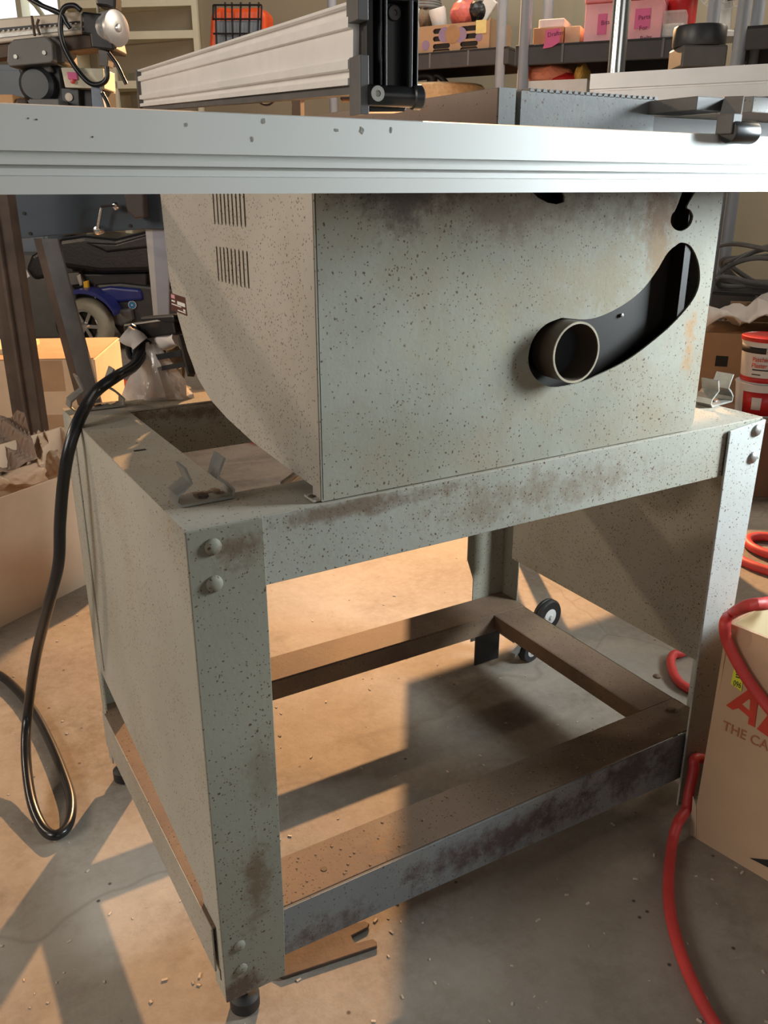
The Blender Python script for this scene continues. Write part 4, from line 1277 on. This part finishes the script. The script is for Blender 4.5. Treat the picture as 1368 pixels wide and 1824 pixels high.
# orange stretcher/backpack frame with black wire basket hanging at the wall
OF = Frame(P(420, 333, 4.7), -45)
wx = thing('orange_case', OF.m @ Vector((0, .06, OF.hit(420, 85, 0).z)), 'orange plastic case with grey front, behind the black wire basket', 'case')
b = MB(OF)
pts = [OF.hit(x, y, 0) for x, y in ((371, 90), (374, 22), (388, 12), (410, 14), (462, 12), (473, 25), (473, 60), (455, 90))]
b.prism([(p.x, p.z) for p in pts], 'y', 0, .12).build('case_shell', M_orange, wx, .02, 3)
pts = [OF.hit(x, y, -.005) for x, y in ((384, 88), (383, 37), (464, 36), (460, 88))]
MB(OF).prism([(p.x, p.z) for p in pts], 'y', -.008, .02).build('case_front', M_bluegrey, wx, .004)
bk = thing('wire_basket', OF.m @ Vector((0, -.05, OF.hit(420, 85, -.04).z)), 'black wire basket in front of the orange case on the back wall', 'basket')
b = MB(OF)
for x_ in (384, 401, 413, 429, 445, 461, 466):
    p = OF.hit(x_, 4 if x_ not in (384, 466) else 10, -.05); p2 = OF.hit(x_ + (2 if x_ < 420 else -2), 84, -.05)
    b.tube([p, p2], .0045, 6)
for y_ in (9, 34, 60, 84):
    b.tube([OF.hit(380, y_, -.055), OF.hit(466, y_, -.055)], .0045, 6)
b.build('basket_wires', M_blackm, bk)
MB(OF).tube([OF.hit(380, 9, -.05), OF.hit(380, 36, -.05)], .005, 6).build('basket_hook', M_blackm, bk)
# orange rail and clamp, lower back
OG = Frame(P(560, 333, 3.4), -40)
og = thing('orange_clamp_bar', OG.m @ Vector((0, 0, OG.hit(560, 190, 0).z)), 'orange bar with a grey clamp seen under the tilted rip fence', 'clamp')
MB(OG).tube([OG.hit(505, 168, 0), OG.hit(690, 163, 0)], .009, 10).build('bar', M_orange, og)
b = MB(OG); pts = [OG.hit(x, y, -.02) for x, y in ((516, 166), (540, 164), (536, 180), (538, 260), (518, 260), (521, 185))]; b.prism([(p.x, p.z) for p in pts], 'y', -.03, .03); b.build('clamp_jaw', M_greyp, og, .003)
b = MB(OG); b.tube(spline([OG.hit(x, y, .0) for x, y in ((455, 172), (465, 184), (480, 186), (497, 172))], 5), .004, 8); b.tube([OG.hit(588, 156, 0), OG.hit(640, 162, 0)], .003, 6); b.build('clamp_cable', M_blackm, og)
p_ = OG.hit(620, 175, 0); MB(OG).lathe((p_.x, p_.y, p_.z), (1, 0, 0), [(.0, -.03), (.012, -.02), (.012, .02), (0, .03)], 12).build('clamp_grip', M_blackm, og)
# the clamp rests on a tool stand behind the saw
zt = OG.hit(528, 258, 0).z
tag(MB(OG).box(OG.hit(500, 260, 0).x, OG.hit(720, 260, 0).x, -.2, .3, 0, zt).build('work_bench', M_card, bevel=.004), 'low brown bench top behind the saw, under the orange bar', 'bench')

# ------------------------------------------------------------------ BLACK RESIN SHELVING along the right of the back wall
M_rib = plain('shelf_rib_grey', (.12, .12, .125), .5, 0, .1, 10)


def shelf_unit(fr, x0, x1, dep, zs, poles, label):
    u = thing('resin_shelving', fr.m @ Vector(((x0 + x1) / 2, dep / 2, 0)), label, 'shelves', None)
    for z in zs:
        b = MB(fr)
        b.box(x0, x1, 0, dep, z, z + .012)
        b.box(x0, x1, 0, .012, z - .055, z + .012); b.box(x0, x1, dep - .012, dep, z - .055, z + .012)
        b.box(x0, x0 + .012, .012, dep - .012, z - .055, z); b.box(x1 - .012, x1, .012, dep - .012, z - .055, z)
        s_ = b.build('shelf', M_shelfb, u, .003)
        n = int((x1 - x0) / .16)
        for k in range(1, n):
            xx = x0 + (x1 - x0) * k / n
            MB(fr).box(xx - .004, xx + .004, -.003, 0, z - .05, z + .008).build('shelf_rib', M_rib, s_)
    for px_ in poles:
        for yy in (.03, dep - .03):
            b = MB(fr); b.tube([(px_, yy - (.02 if yy < .1 else 0), 0), (px_, yy - (.02 if yy < .1 else 0), 2.1)], .021, 16); b.build('pole', M_pole, u)
    return u


U1 = Frame(P(820, 333, 4.15), -60)
z1 = U1.hit(905, 82, 0).z - .012
xr = U1.hit(906, 90, 0).x; xpole = xr - .04
shelf_unit(U1, xr - .92, xr, .34, (.12, .60, z1), (xpole, xr - .88), 'black resin shelving unit with grey poles, left one, holding the fruit carton')
U2 = Frame(P(1150, 333, 3.35), -52)
z2 = U2.hit(1180, 66, 0).z - .012
xl = U2.hit(918, 90, 0).x
p1 = U2.hit(928, 90, 0).x; p2 = U2.hit(1267, 60, 0).x
shelf_unit(U2, xl, U2.hit(1278, 60, 0).x, .42, (.12, .45, z2), (p1 + .01, p2), 'black resin shelving unit with grey poles, middle one, holding the pink bins')
U3 = Frame(P(1320, 333, 3.0), -58)
z3 = U3.hit(1320, 47, 0).z - .012
x3 = U3.hit(1307, 60, 0).x
shelf_unit(U3, x3, x3 + .9, .42, (.12, .45, z3), (U3.hit(1319, 60, 0).x, x3 + .86), 'black resin shelving unit at the right edge, holding the heap of grey cables')


def on_shelf(fr, px0, py0, px1, pybase, yl, dep, zb, name, mat, bev=.003, par=None, slant=0):
    a = fr.hit(px0, pybase, yl); c = fr.hit(px1, py0, yl)
    return MB(fr).box(a.x, c.x, yl, yl + dep, zb, c.z).build(name, mat, par, bev)


zS1 = z1 + .0125; zS2 = z2 + .0125
# white box with coiled cable on top
tag(on_shelf(U1, 690, 12, 741, 90, .03, .25, zS1, 'white_box', M_white), 'tall white box on the left black shelf, behind the fence clamp', 'box')
wbz = U1.hit(741, 12, .03).z
b = MB(U1); cx_ = U1.hit(735, 5, .1).x
for k in range(7):
    b.tube([(cx_ + (.11 - .004 * k) * math.cos(a_ * math.tau / 28), .15 + .10 * math.sin(a_ * math.tau / 28), wbz + .009 + k * .011) for a_ in range(28)], .007, 8, closed=True)
tag(b.build('cable_coil', M_duct), 'grey coiled cable on top of the tall white box', 'cable')
# fruit carton with slots
x0_ = U1.hit(746, 60, .02).x; x1_ = U1.hit(872, 60, .02).x; zt_ = U1.hit(810, 42, .02).z
fc = thing('fruit_carton', U1.m @ Vector(((x0_ + x1_) / 2, .14, zS1)), 'brown fruit carton with hand slots on the left black shelf', 'carton')
front = MB(U1).box(x0_, x1_, .02, .026, zS1, zt_).build('carton_front', M_card, fc)
cs = []
for u in (.33, .72):
    for v in (.80, .52, .24, .04):
        cx_ = x0_ + (x1_ - x0_) * u; cz_ = zS1 + (zt_ - zS1) * (v - .02)
        w_ = .032; hh_ = .010
        pts = [(cx_ - w_ + hh_ * math.cos(t), cz_ + hh_ * math.sin(t)) for t in [math.pi / 2 + math.pi * k / 6 for k in range(7)]] + [(cx_ + w_ + hh_ * math.cos(t), cz_ + hh_ * math.sin(t)) for t in [-math.pi / 2 + math.pi * k / 6 for k in range(7)]]
        c_ = MB(U1).prism(pts, 'y', 0, .05).build('c', M_dark, fc)
        cs.append(c_)
cut(front, cs)
b = MB(U1); b.box(x0_, x0_ + .006, .026, .26, zS1, zt_ + .0); b.box(x1_ - .006, x1_, .026, .26, zS1, zt_ + .01); b.box(x0_, x1_, .26, .266, zS1, zt_); b.box(x0_, x1_, .026, .26, zS1, zS1 + .005)
b.build('carton_walls', M_card, fc)
MB(U1).box(x0_ + .008, x1_ - .008, .030, .034, zS1 + .006, zt_ - .004).build('carton_slot_shade', M_dark, fc)  # dark sheet behind the slots paints the shade inside the carton
mt_p = plain('violet_print', (.26, .19, .30), .8, 0, .1, 20)
for px_, py_, r_ in ((758, 81, .02), (792, 62, .03), (820, 62, .03), (853, 66, .016)):
    p = U1.hit(px_, py_, .0195); MB(U1).lathe((p.x, .0199, p.z), (0, -1, 0), [(r_, 0), (r_, .0006), (0, .0006)], 20).build('printed_spot', mt_p, fc)
p = U1.hit(806, 61, .019); MB(U1).lathe((p.x, .0193, p.z), (0, -1, 0), [(.036, 0), (.036, .0006), (0, .0006)], 24).build('printed_spot', plain('ochre_print', (.34, .20, .10), .8), fc)
p = U1.hit(857, 45, .018); MB(U1).box(p.x - .024, p.x + .024, .018, .0195, p.z - .03, p.z + .02).build('yellow_note', plain('pale_yellow_note', (.72, .62, .25), .7), fc)
random.seed(4)
for nm, px_, py_, s_, mt2, lb_, sq in (('rag', 755, 33, .05, plain('brown_rag', (.20, .15, .10), .9), 'brown rag sticking out of the fruit carton at the left', 'rag'), ('white_cup', 786, 32, .045, M_white, 'white plastic cup lying in the fruit carton', 'cup'), ('red_packet', 828, 27, .07, plain('pinkish_red_foil', (.55, .13, .11), .35), 'pinkish red packet in the fruit carton', 'packet'), ('black_package', 850, 22, .05, M_blackp, 'black package in the fruit carton beside the red packet', 'packet'), ('white_packet', 866, 18, .045, M_white, 'white printed packet leaning at the right end of the fruit carton', 'packet')):
    c_ = U1.m @ U1.hit(px_, py_, .10)
    if nm == 'white_cup':
        o = MB().lathe(c_ - Vector((0, 0, .05)), Vector((-.3, 0, 1)), [(0, 0), (.03, 0), (.038, .08), (.034, .09), (.0, .09)], 20).build(nm, mt2)
    elif nm == 'white_packet':
        b = MB(Matrix.Translation(c_) @ Matrix.Rotation(math.radians(-62), 4, 'Z') @ Matrix.Rotation(math.radians(38), 4, 'Y')); o = b.box(-.03, .03, -.01, .01, -.09, .05).build(nm, mt2, bevel=.004)
    else:
        b = MB(); bmesh.ops.create_icosphere(b.bm, subdivisions=3, radius=1)
        for v in b.bm.verts:
            v.co = Vector((v.co.x * s_, v.co.y * s_ * .9, v.co.z * s_ * .8 * (1 + .2 * math.sin(9 * v.co.x)))) + c_
        o = b.build(nm, mt2, smooth=False)
    tag(o, lb_, sq)

# between: dark bag and tan basket below shelf 1
q = U1.m @ U1.hit(770, 145, .15)
b = MB(U1); p0 = U1.hit(715, 158, .05); p3 = U1.hit(800, 158, .05)
b.lathe(((p0.x + p3.x) / 2, .2, .6125), (0, 0, 1), [(0, 0), (.16, 0), (.2, .05), (.21, U1.hit(750, 150, .05).z - .62), (.20, U1.hit(750, 150, .05).z - .61), (.18, .05), (0, .04)], 28)
tag(b.build('tan_basket', plain('tan_wicker', (.50, .36, .20), .8, 0, .15, 60)), 'round tan basket under the left black shelf', 'basket')
b = MB(U1)
b.tube(spline([U1.hit(x, y, .12) for x, y in ((722, 140), (760, 134), (772, 142), (765, 150))], 5), .02, 10)
b.tube(spline([U1.hit(x, y, .12) for x, y in ((763, 150), (774, 135), (785, 138), (798, 152))], 5), .013, 10)
tag(b.build('black_strap', M_rubber), 'black strap bundle lying in the tan basket', 'strap')

# items on the right unit
tag(on_shelf(U2, 958, 32, 1006, 70, .05, .16, zS2 + .058, 'small_box', M_white), 'small white box stacked on the brown box on the right black shelf', 'box')
tag(MB(U2).box(U2.hit(950, 60, .04).x, U2.hit(1004, 60, .04).x, .04, .20, zS2, zS2 + .0575).build('small_box', M_card, bevel=.002), 'small brown box with a pink note on the right black shelf', 'box')
tag(MB(U2).box(U2.hit(1005, 60, .04).x, U2.hit(1033, 60, .04).x, .045, .15, zS2, zS2 + .057).build('small_box', plain('tan_box', (.50, .42, .28), .8), bevel=.002), 'small tan box next to the brown one, left of the pink bins', 'box')
n0 = U2.hit(968, 87, .035)
nt_ = thing('sticky_note', U2.m @ U2.hit(983, 87, .037), 'bright pink handwritten note hanging over the shelf edge', 'note')
pts = [U2.hit(x, y, -.006) for x, y in ((972, 54), (998, 50), (997, 75), (983, 84), (967, 87), (971, 74))]
MB(U2).prism([(p.x, p.z) for p in pts], 'y', -.008, -.0045).build('note_paper', M_pinkn, nt_)
p = U2.hit(975, 66, -.0085)
text('note_writing', 'Drafter', .020, M_noteink, nt_, U2.m @ Matrix.Translation((p.x, -.0085, p.z)) @ Matrix.Rotation(math.pi / 2, 4, 'X') @ Matrix.Rotation(.1, 4, 'Z'), .0004)
for i, (xa_, xb_, lb_, words, nx) in enumerate(((1040, 1084, 'pink translucent bin at the left, behind the chrome post, with a pink note', ['Bits'], (1063, 1082, 24, 62)), (1113, 1177, 'pink translucent bin right of the chrome post with a written pink note', ['Parts', 'For', 'Bolts'], (1129, 1160, 14, 52)))):
    xa2 = U2.hit(xa_, 60, .02).x; xb2 = U2.hit(xb_ if i else 1110, 60, .02).x - (.004 if not i else 0)
    zt2 = U2.hit(xa_, 8 if i == 0 else 2, .02).z
    t_ = thing('plastic_bin', U2.m @ Vector(((xa2 + xb2) / 2, .15, zS2)), lb_, 'bin', 'pink bins on the right shelf')
    b = MB(U2); b.box(xa2, xb2, .02, .026, zS2, zt2); b.box(xa2, xb2, .30, .306, zS2, zt2); b.box(xa2, xa2 + .005, .026, .30, zS2, zt2); b.box(xb2 - .005, xb2, .026, .30, zS2, zt2); b.box(xa2 + .005, xb2 - .005, .026, .30, zS2, zS2 + .005)
    b.build('bin_body', M_pinkp, t_, .002)
    MB(U2).box(xa2 - .002, xb2 + .002, .012, .31, zt2 + .0005, zt2 + .02).build('bin_lid', plain('pink_lid', (.70, .20, .22), .35), t_, .004)
    n1 = U2.hit(nx[0], nx[3], .018); n2 = U2.hit(nx[1], nx[2], .018)
    o = MB(U2).box(n1.x, n2.x, .0175, .0192, n1.z, n2.z).build('bin_note', M_pinkn, t_)
    for j, w_ in enumerate(words):
        text('note_writing', w_, .020, M_noteink, t_, U2.m @ Matrix.Translation((n1.x + .012 + .006 * j, .017, n2.z - .035 - .032 * j)) @ Matrix.Rotation(math.pi / 2, 4, 'X') @ Matrix.Rotation(.08, 4, 'Z'), .0004)
    # second bin stacked on top, seen only by its base
b = MB(U2); cx_ = U2.hit(1207, 30, .1).x
b.lathe((cx_ - .0, .22, zS2), (0, 0, 1), [(0, 0), (.052, 0), (.055, .02), (.055, .30), (.05, .32), (0, .32)], 24)
tag(b.build('red_canister', M_red), 'red plastic canister behind the clear tub on the right shelf', 'canister')
cx_ = U2.hit(1197, 50, .04).x
tb = thing('clear_tub', U2.m @ Vector((cx_, .09, zS2)), 'small clear tub of white powder in front of the red canister', 'tub')
MB(U2).box(cx_ - .045, cx_ + .045, .03, .12, zS2, zS2 + .085).build('tub_body', glassy('clear_plastic', (.75, .75, .72), .35), tb, .008)
MB(U2).box(cx_ - .042, cx_ + .042, .033, .117, zS2 + .002, zS2 + .045).build('powder', M_white, tb, .006)
# white fan
cF = U2.hit(1290, 12, .12)
fn = thing('white_fan', U2.m @ Vector((cF.x, .12, zS2)), 'white plastic desk fan on the right black shelf', 'fan')
b = MB(U2); b.lathe((cF.x, .15, zS2), (0, 0, 1), [(0, 0), (.09, 0), (.09, .015), (.03, .03), (.025, .12), (0, .12)], 24); b.build('fan_base', M_white, fn)
b = MB(U2); cz_ = zS2 + .20
for r_ in (.05, .07, .09, .11):
    b.tube([(cF.x + r_ * math.cos(k * math.tau / 28), .12 - (.11 - r_) * .3, cz_ + r_ * math.sin(k * math.tau / 28)) for k in range(28)], .0025, 6, closed=True)
for k in range(20):
    a_ = k * math.tau / 20
    b.tube([(cF.x + .02 * math.cos(a_), .09, cz_ + .02 * math.sin(a_)), (cF.x + .11 * math.cos(a_), .12, cz_ + .11 * math.sin(a_))], .002, 5)
b.build('fan_grille', M_white, fn)
b = MB(U2); b.lathe((cF.x, .12, cz_), (0, 1, 0), [(0, 0), (.03, 0), (.035, .03), (.03, .1), (0, .11)], 20); b.build('fan_motor', M_white, fn)
b = MB(U2)
for k in range(4):
    a_ = k * math.tau / 4 + .4
    b.bar((cF.x + .02 * math.cos(a_), .112, cz_ + .02 * math.sin(a_)), (cF.x + .09 * math.cos(a_), .112, cz_ + .09 * math.sin(a_)), .05, .003, (0, 1, 0.4))
b.build('fan_blades', M_greyp, fn)
# box of orange bags under the shelf
LZ = U2.hit(990, 158, .02).z - .035
tx0 = U2.hit(933, 150, .02).x; tx1 = U2.hit(1046, 150, .02).x; tz = U2.hit(990, 143, .02).z
MBt = MB(U2).box(tx0 - .03, tx1 + .25, .01, .33, .4625, tz - .085)
tag(MBt.build('storage_bin', M_greyp, bevel=.005), 'grey storage bin on the middle shelf, under the white tray', 'bin')
tr = thing('tray', U2.m @ Vector(((tx0 + tx1) / 2, .15, tz - .0845)), 'white tray of orange bags on the middle shelf, below the pink note', 'tray')
b = MB(U2); b.box(tx0, tx1, .01, .016, tz - .084, tz); b.box(tx0, tx1, .26, .266, tz - .084, tz); b.box(tx0, tx0 + .006, .016, .26, tz - .084, tz); b.box(tx1 - .006, tx1, .016, .26, tz - .084, tz); b.box(tx0, tx1, .016, .26, tz - .084, tz - .08)
b.build('tray_walls', M_white, tr)
for nm, px_, py_, sx_, sz_, mt2, lb_ in (('orange_bag', 975, 134, .10, .05, plain('salmon_bag', (.75, .25, .14), .35, 0, .1, 20, .3), 'salmon orange net bag heaped in the white tray'), ('red_packet', 1005, 141, .08, .03, M_red, 'flat red packet in the white tray beside the salmon bag'), ('label_packet', 1038, 134, .03, .045, plain('yellow_brown_label', (.62, .36, .08), .5), 'small yellow and brown packet at the right end of the white tray')):
    c_ = U2.hit(px_, py_, .1); b = MB(U2)
    g0 = len(b.bm.verts)
    bmesh.ops.create_icosphere(b.bm, subdivisions=3, radius=1)
    for v in b.bm.verts:
        v.co = U2.m @ Vector((c_.x + v.co.x * sx_, c_.y + v.co.y * .08, c_.z - .01 + v.co.z * sz_ * (1 + .15 * math.sin(8 * v.co.x))))
    tag(b.build(nm, mt2, smooth=False), lb_, 'packet' if 'packet' in nm else 'bag')

# black round pan base (grinder) near the bar, and chrome post
GP = Frame(P(1262, 333, 1.9), -30.7)
c_ = GP.hit(1262, 60, 0)
zb_ = GP.hit(1262, 78, 0).z; zt_ = GP.hit(1262, 40, 0).z; rr = (GP.hit(1310, 60, 0).x - GP.hit(1216, 60, 0).x) / 2
gd = thing('drill_press', GP.m @ Vector((c_.x, rr, 0)), 'floor machine with a round black casting on a dark column, right', 'machine')
b = MB(GP).lathe((c_.x, rr, zb_), (0, 0, 1), [(0, 0), (rr * .97, 0), (rr, .004), (rr, zt_ - zb_ - .004), (rr * .97, zt_ - zb_), (0, zt_ - zb_)], 40); b.build('round_casting', M_darkgrey, gd)
b = MB(GP); b.box(c_.x - .045, c_.x + .045, rr - .045, rr + .045, zb_ - .04, zb_); b.build('casting_neck', M_greyp, gd, .004)
MB(GP).lathe((c_.x, rr, .03), (0, 0, 1), [(.035, 0), (.035, zb_ - .07), (0, zb_ - .07)], 20).build('column', M_blackm, gd)
MB(GP).box(c_.x - .08, c_.x + .10, rr - .08, rr + .10, 0, .03).build('base_plate', M_blackm, gd, .004)
q0_ = GP.hit(1098, 118, .45)
cpst = thing('chrome_post', GP.m @ Vector((q0_.x, .45, 0)), 'polished chrome upright post standing behind the saw, in front of the pink bins', 'post')
MB(GP).lathe((q0_.x, .45, .012), (0, 0, 1), [(0, 0), (.021, 0), (.021, 1.75), (0, 1.75)], 28).build('post_tube', M_chrome, cpst)
MB(GP).lathe((q0_.x, .45, 0), (0, 0, 1), [(0, 0), (.05, 0), (.05, .012), (0, .012)], 28).build('post_foot', M_blackm, cpst)

# ------------------------------------------------------------------ RIGHT MIDDLE: tubs, box with cloth, cables
TF_ = Frame(P(1360, 735, 2.3), -35)
q = TF_.hit(1356, 733, 0); zb = q.z
tag(MB(TF_).box(q.x - .20, q.x + .5, -.08, .14, 0, zb - .012).build('cardboard_box', plain('red_brown_card', (.20, .10, .06), .85, 0, .1, 10), bevel=.003), 'low red-brown box under the two filler tubs, right of the stand', 'box')


def tub(z0, h, r, label, yl=.03, lid=True, lower=False):
    t = thing('filler_tub', TF_.m @ Vector((q.x, yl, z0)), label, 'tub', 'white and red filler tubs')
    b = MB(TF_).lathe((q.x, yl, z0), (0, 0, 1), [(0, 0), (r * .86, 0), (r * .88, .004), (r, h * .86), (r, h * .87), (r * 1.03, h * .875), (r * 1.03, h * .9), (0, h * .9)], 40); body = b.build('tub_body', M_white, t)
    if lid:
        MB(TF_).lathe((q.x, yl, z0 + h * .9), (0, 0, 1), [(0, 0), (r * 1.04, 0), (r * 1.06, .003), (r * 1.06, h * .085), (r * 1.0, h * .1), (r * .97, h * .085), (0, h * .085)], 40).build('tub_lid', M_red, t)

    def rr(z): return r * (.88 + .12 * z / (.86 * h)) + .0006

    def band(za, zb, mat, a0, a1, name):
        b = MB(TF_); n = 24; L, H_ = [], []
        for k in range(n + 1):
            a = math.radians(a0 + (a1 - a0) * k / n)
            for lst, z in ((L, za), (H_, zb)):
                lst.append(b.v((q.x + rr(z) * math.sin(a), yl - rr(z) * math.cos(a), z0 + z)))
        for k in range(n):
            b.face([L[k], L[k + 1], H_[k + 1], H_[k]])
        b.build(name, mat, body, smooth=True, th=.0005)
    if not lower:
        band(h * .66, h * .79, M_ink, -170, 170, 'black_band')
        band(h * .03, h * .14, M_red, -170, 170, 'red_band')
        band(h * .665, h * .785, M_whiteink, -20, -4, 'logo_shield')
        text('logo_letters', 'DAP', h * .075, M_ink, t, TF_.m @ Matrix.Translation((q.x, yl, z0 + h * .70)) @ Matrix.Rotation(math.radians(-12), 4, 'Z') @ Matrix.Translation((-r * .10, -r * 1.0, 0)) @ Matrix.Rotation(math.pi / 2, 4, 'X'), .0008, (.8, 1))
    else:
        band(h * .06, h * .70, M_red, -60, 170, 'red_band')
        band(h * .22, h * .56, M_whiteink, -36, -14, 'label_patch')
    if not lower:
        for wd_, zz_ in (('Patching', .50), ('Plaster', .37)):
            text('tub_title', wd_, h * .135, M_redink, t, TF_.m @ Matrix.Translation((q.x, yl, z0 + h * zz_)) @ Matrix.Rotation(math.radians(-24), 4, 'Z') @ Matrix.Translation((-r * .42, -r * .99, 0)) @ Matrix.Rotation(math.pi / 2, 4, 'X'), .0008, (.85, 1))
        band(h * .30, h * .325, M_ink, -48, 0, 'small_print')
        band(h * .20, h * .22, M_ink, -48, -26, 'small_print')
    return t


hT = .125
tub(zb - .0118, .100, .067, 'lower filler tub with a red lower label, underneath the red-lidded tub', lower=True, lid=False)
tub(zb - .0118 + .0905, hT, .065, 'white filler tub with a red lid and black band, topmost of the two')

XF = Frame(P(1320, 333, 2.6), -50)
zt = XF.hit(1300, 594, 0).z; xL = XF.hit(1235, 620, 0).x
cbx = thing('cardboard_box', XF.m @ Vector((xL + .35, .2, 0)), 'wide brown cardboard box topped with a white cloth, behind the tubs', 'box')
MB(XF).box(xL, xL + .52, 0, .28, 0, zt).build('box_body', M_card, cbx, .003)
MB(XF).box(xL + .1, xL + .5, .30, .308, zt - .02, zt + .06).build('box_flap', M_card, cbx)
p = XF.hit(1284, 641, 0); MB(XF).box(p.x - .015, p.x + .02, -.0008, 0, p.z - .02, p.z + .012).build('dark_stain', M_ink, cbx)
random.seed(2)
grid = []
for i in range(24):
    row = []
    for j in range(10):
        x = xL + .02 + i * .021; y = -.01 + j * .032
        z = zt + .012 + .035 * abs(math.sin(i * .55 + j * .3)) + .02 * math.sin(i * .23 + j) ** 2 + (.03 if i > 6 else 0) * min(1, j / 3)
        row.append((x, y, max(z, zt + .004)))
    grid.append(row)
b = MB(XF); b.sheet(grid)
tag(b.build('white_cloth', M_cloth, th=.004), 'crumpled white cloth lying over the wide brown box', 'cloth')
# heap of grey cables on the right-hand shelving
random.seed(9)
cl_ = ['lowest grey cable loop, lying flat on the right-hand shelf', 'wide grey cable loop at the front of the heap on the right-hand shelf', 'grey cable loop leaning in the middle of the heap on the right-hand shelf', 'narrow upright grey cable loop in the heap on the right-hand shelf', 'grey cable loop behind the others on the right-hand shelf', 'topmost grey cable loop at the back of the heap by the wall']
for k in range(6):
    b = MB(U3)
    cx_ = U3.hit(1345, 480, .1).x + random.uniform(-.02, .12)
    aa, bb_ = random.uniform(.12, .22), random.uniform(.05, .09)
    ph = random.uniform(0, 3)
    pts = []
    for i in range(40):
        a_ = i * math.tau / 40
        pts.append((cx_ + aa * math.cos(a_), .09 + k * .045 + .03 * math.sin(a_ + ph), max(.474, .474 + bb_ * (1 + math.sin(a_)) * (.25 if k == 0 else .8) + .012 * math.sin(3 * a_ + k))))
    b.tube(pts, .0085, 8, closed=True)
    tag(b.build('grey_cable', M_duct), cl_[k], 'cable', 'grey cable loops heaped on the right-hand shelf')
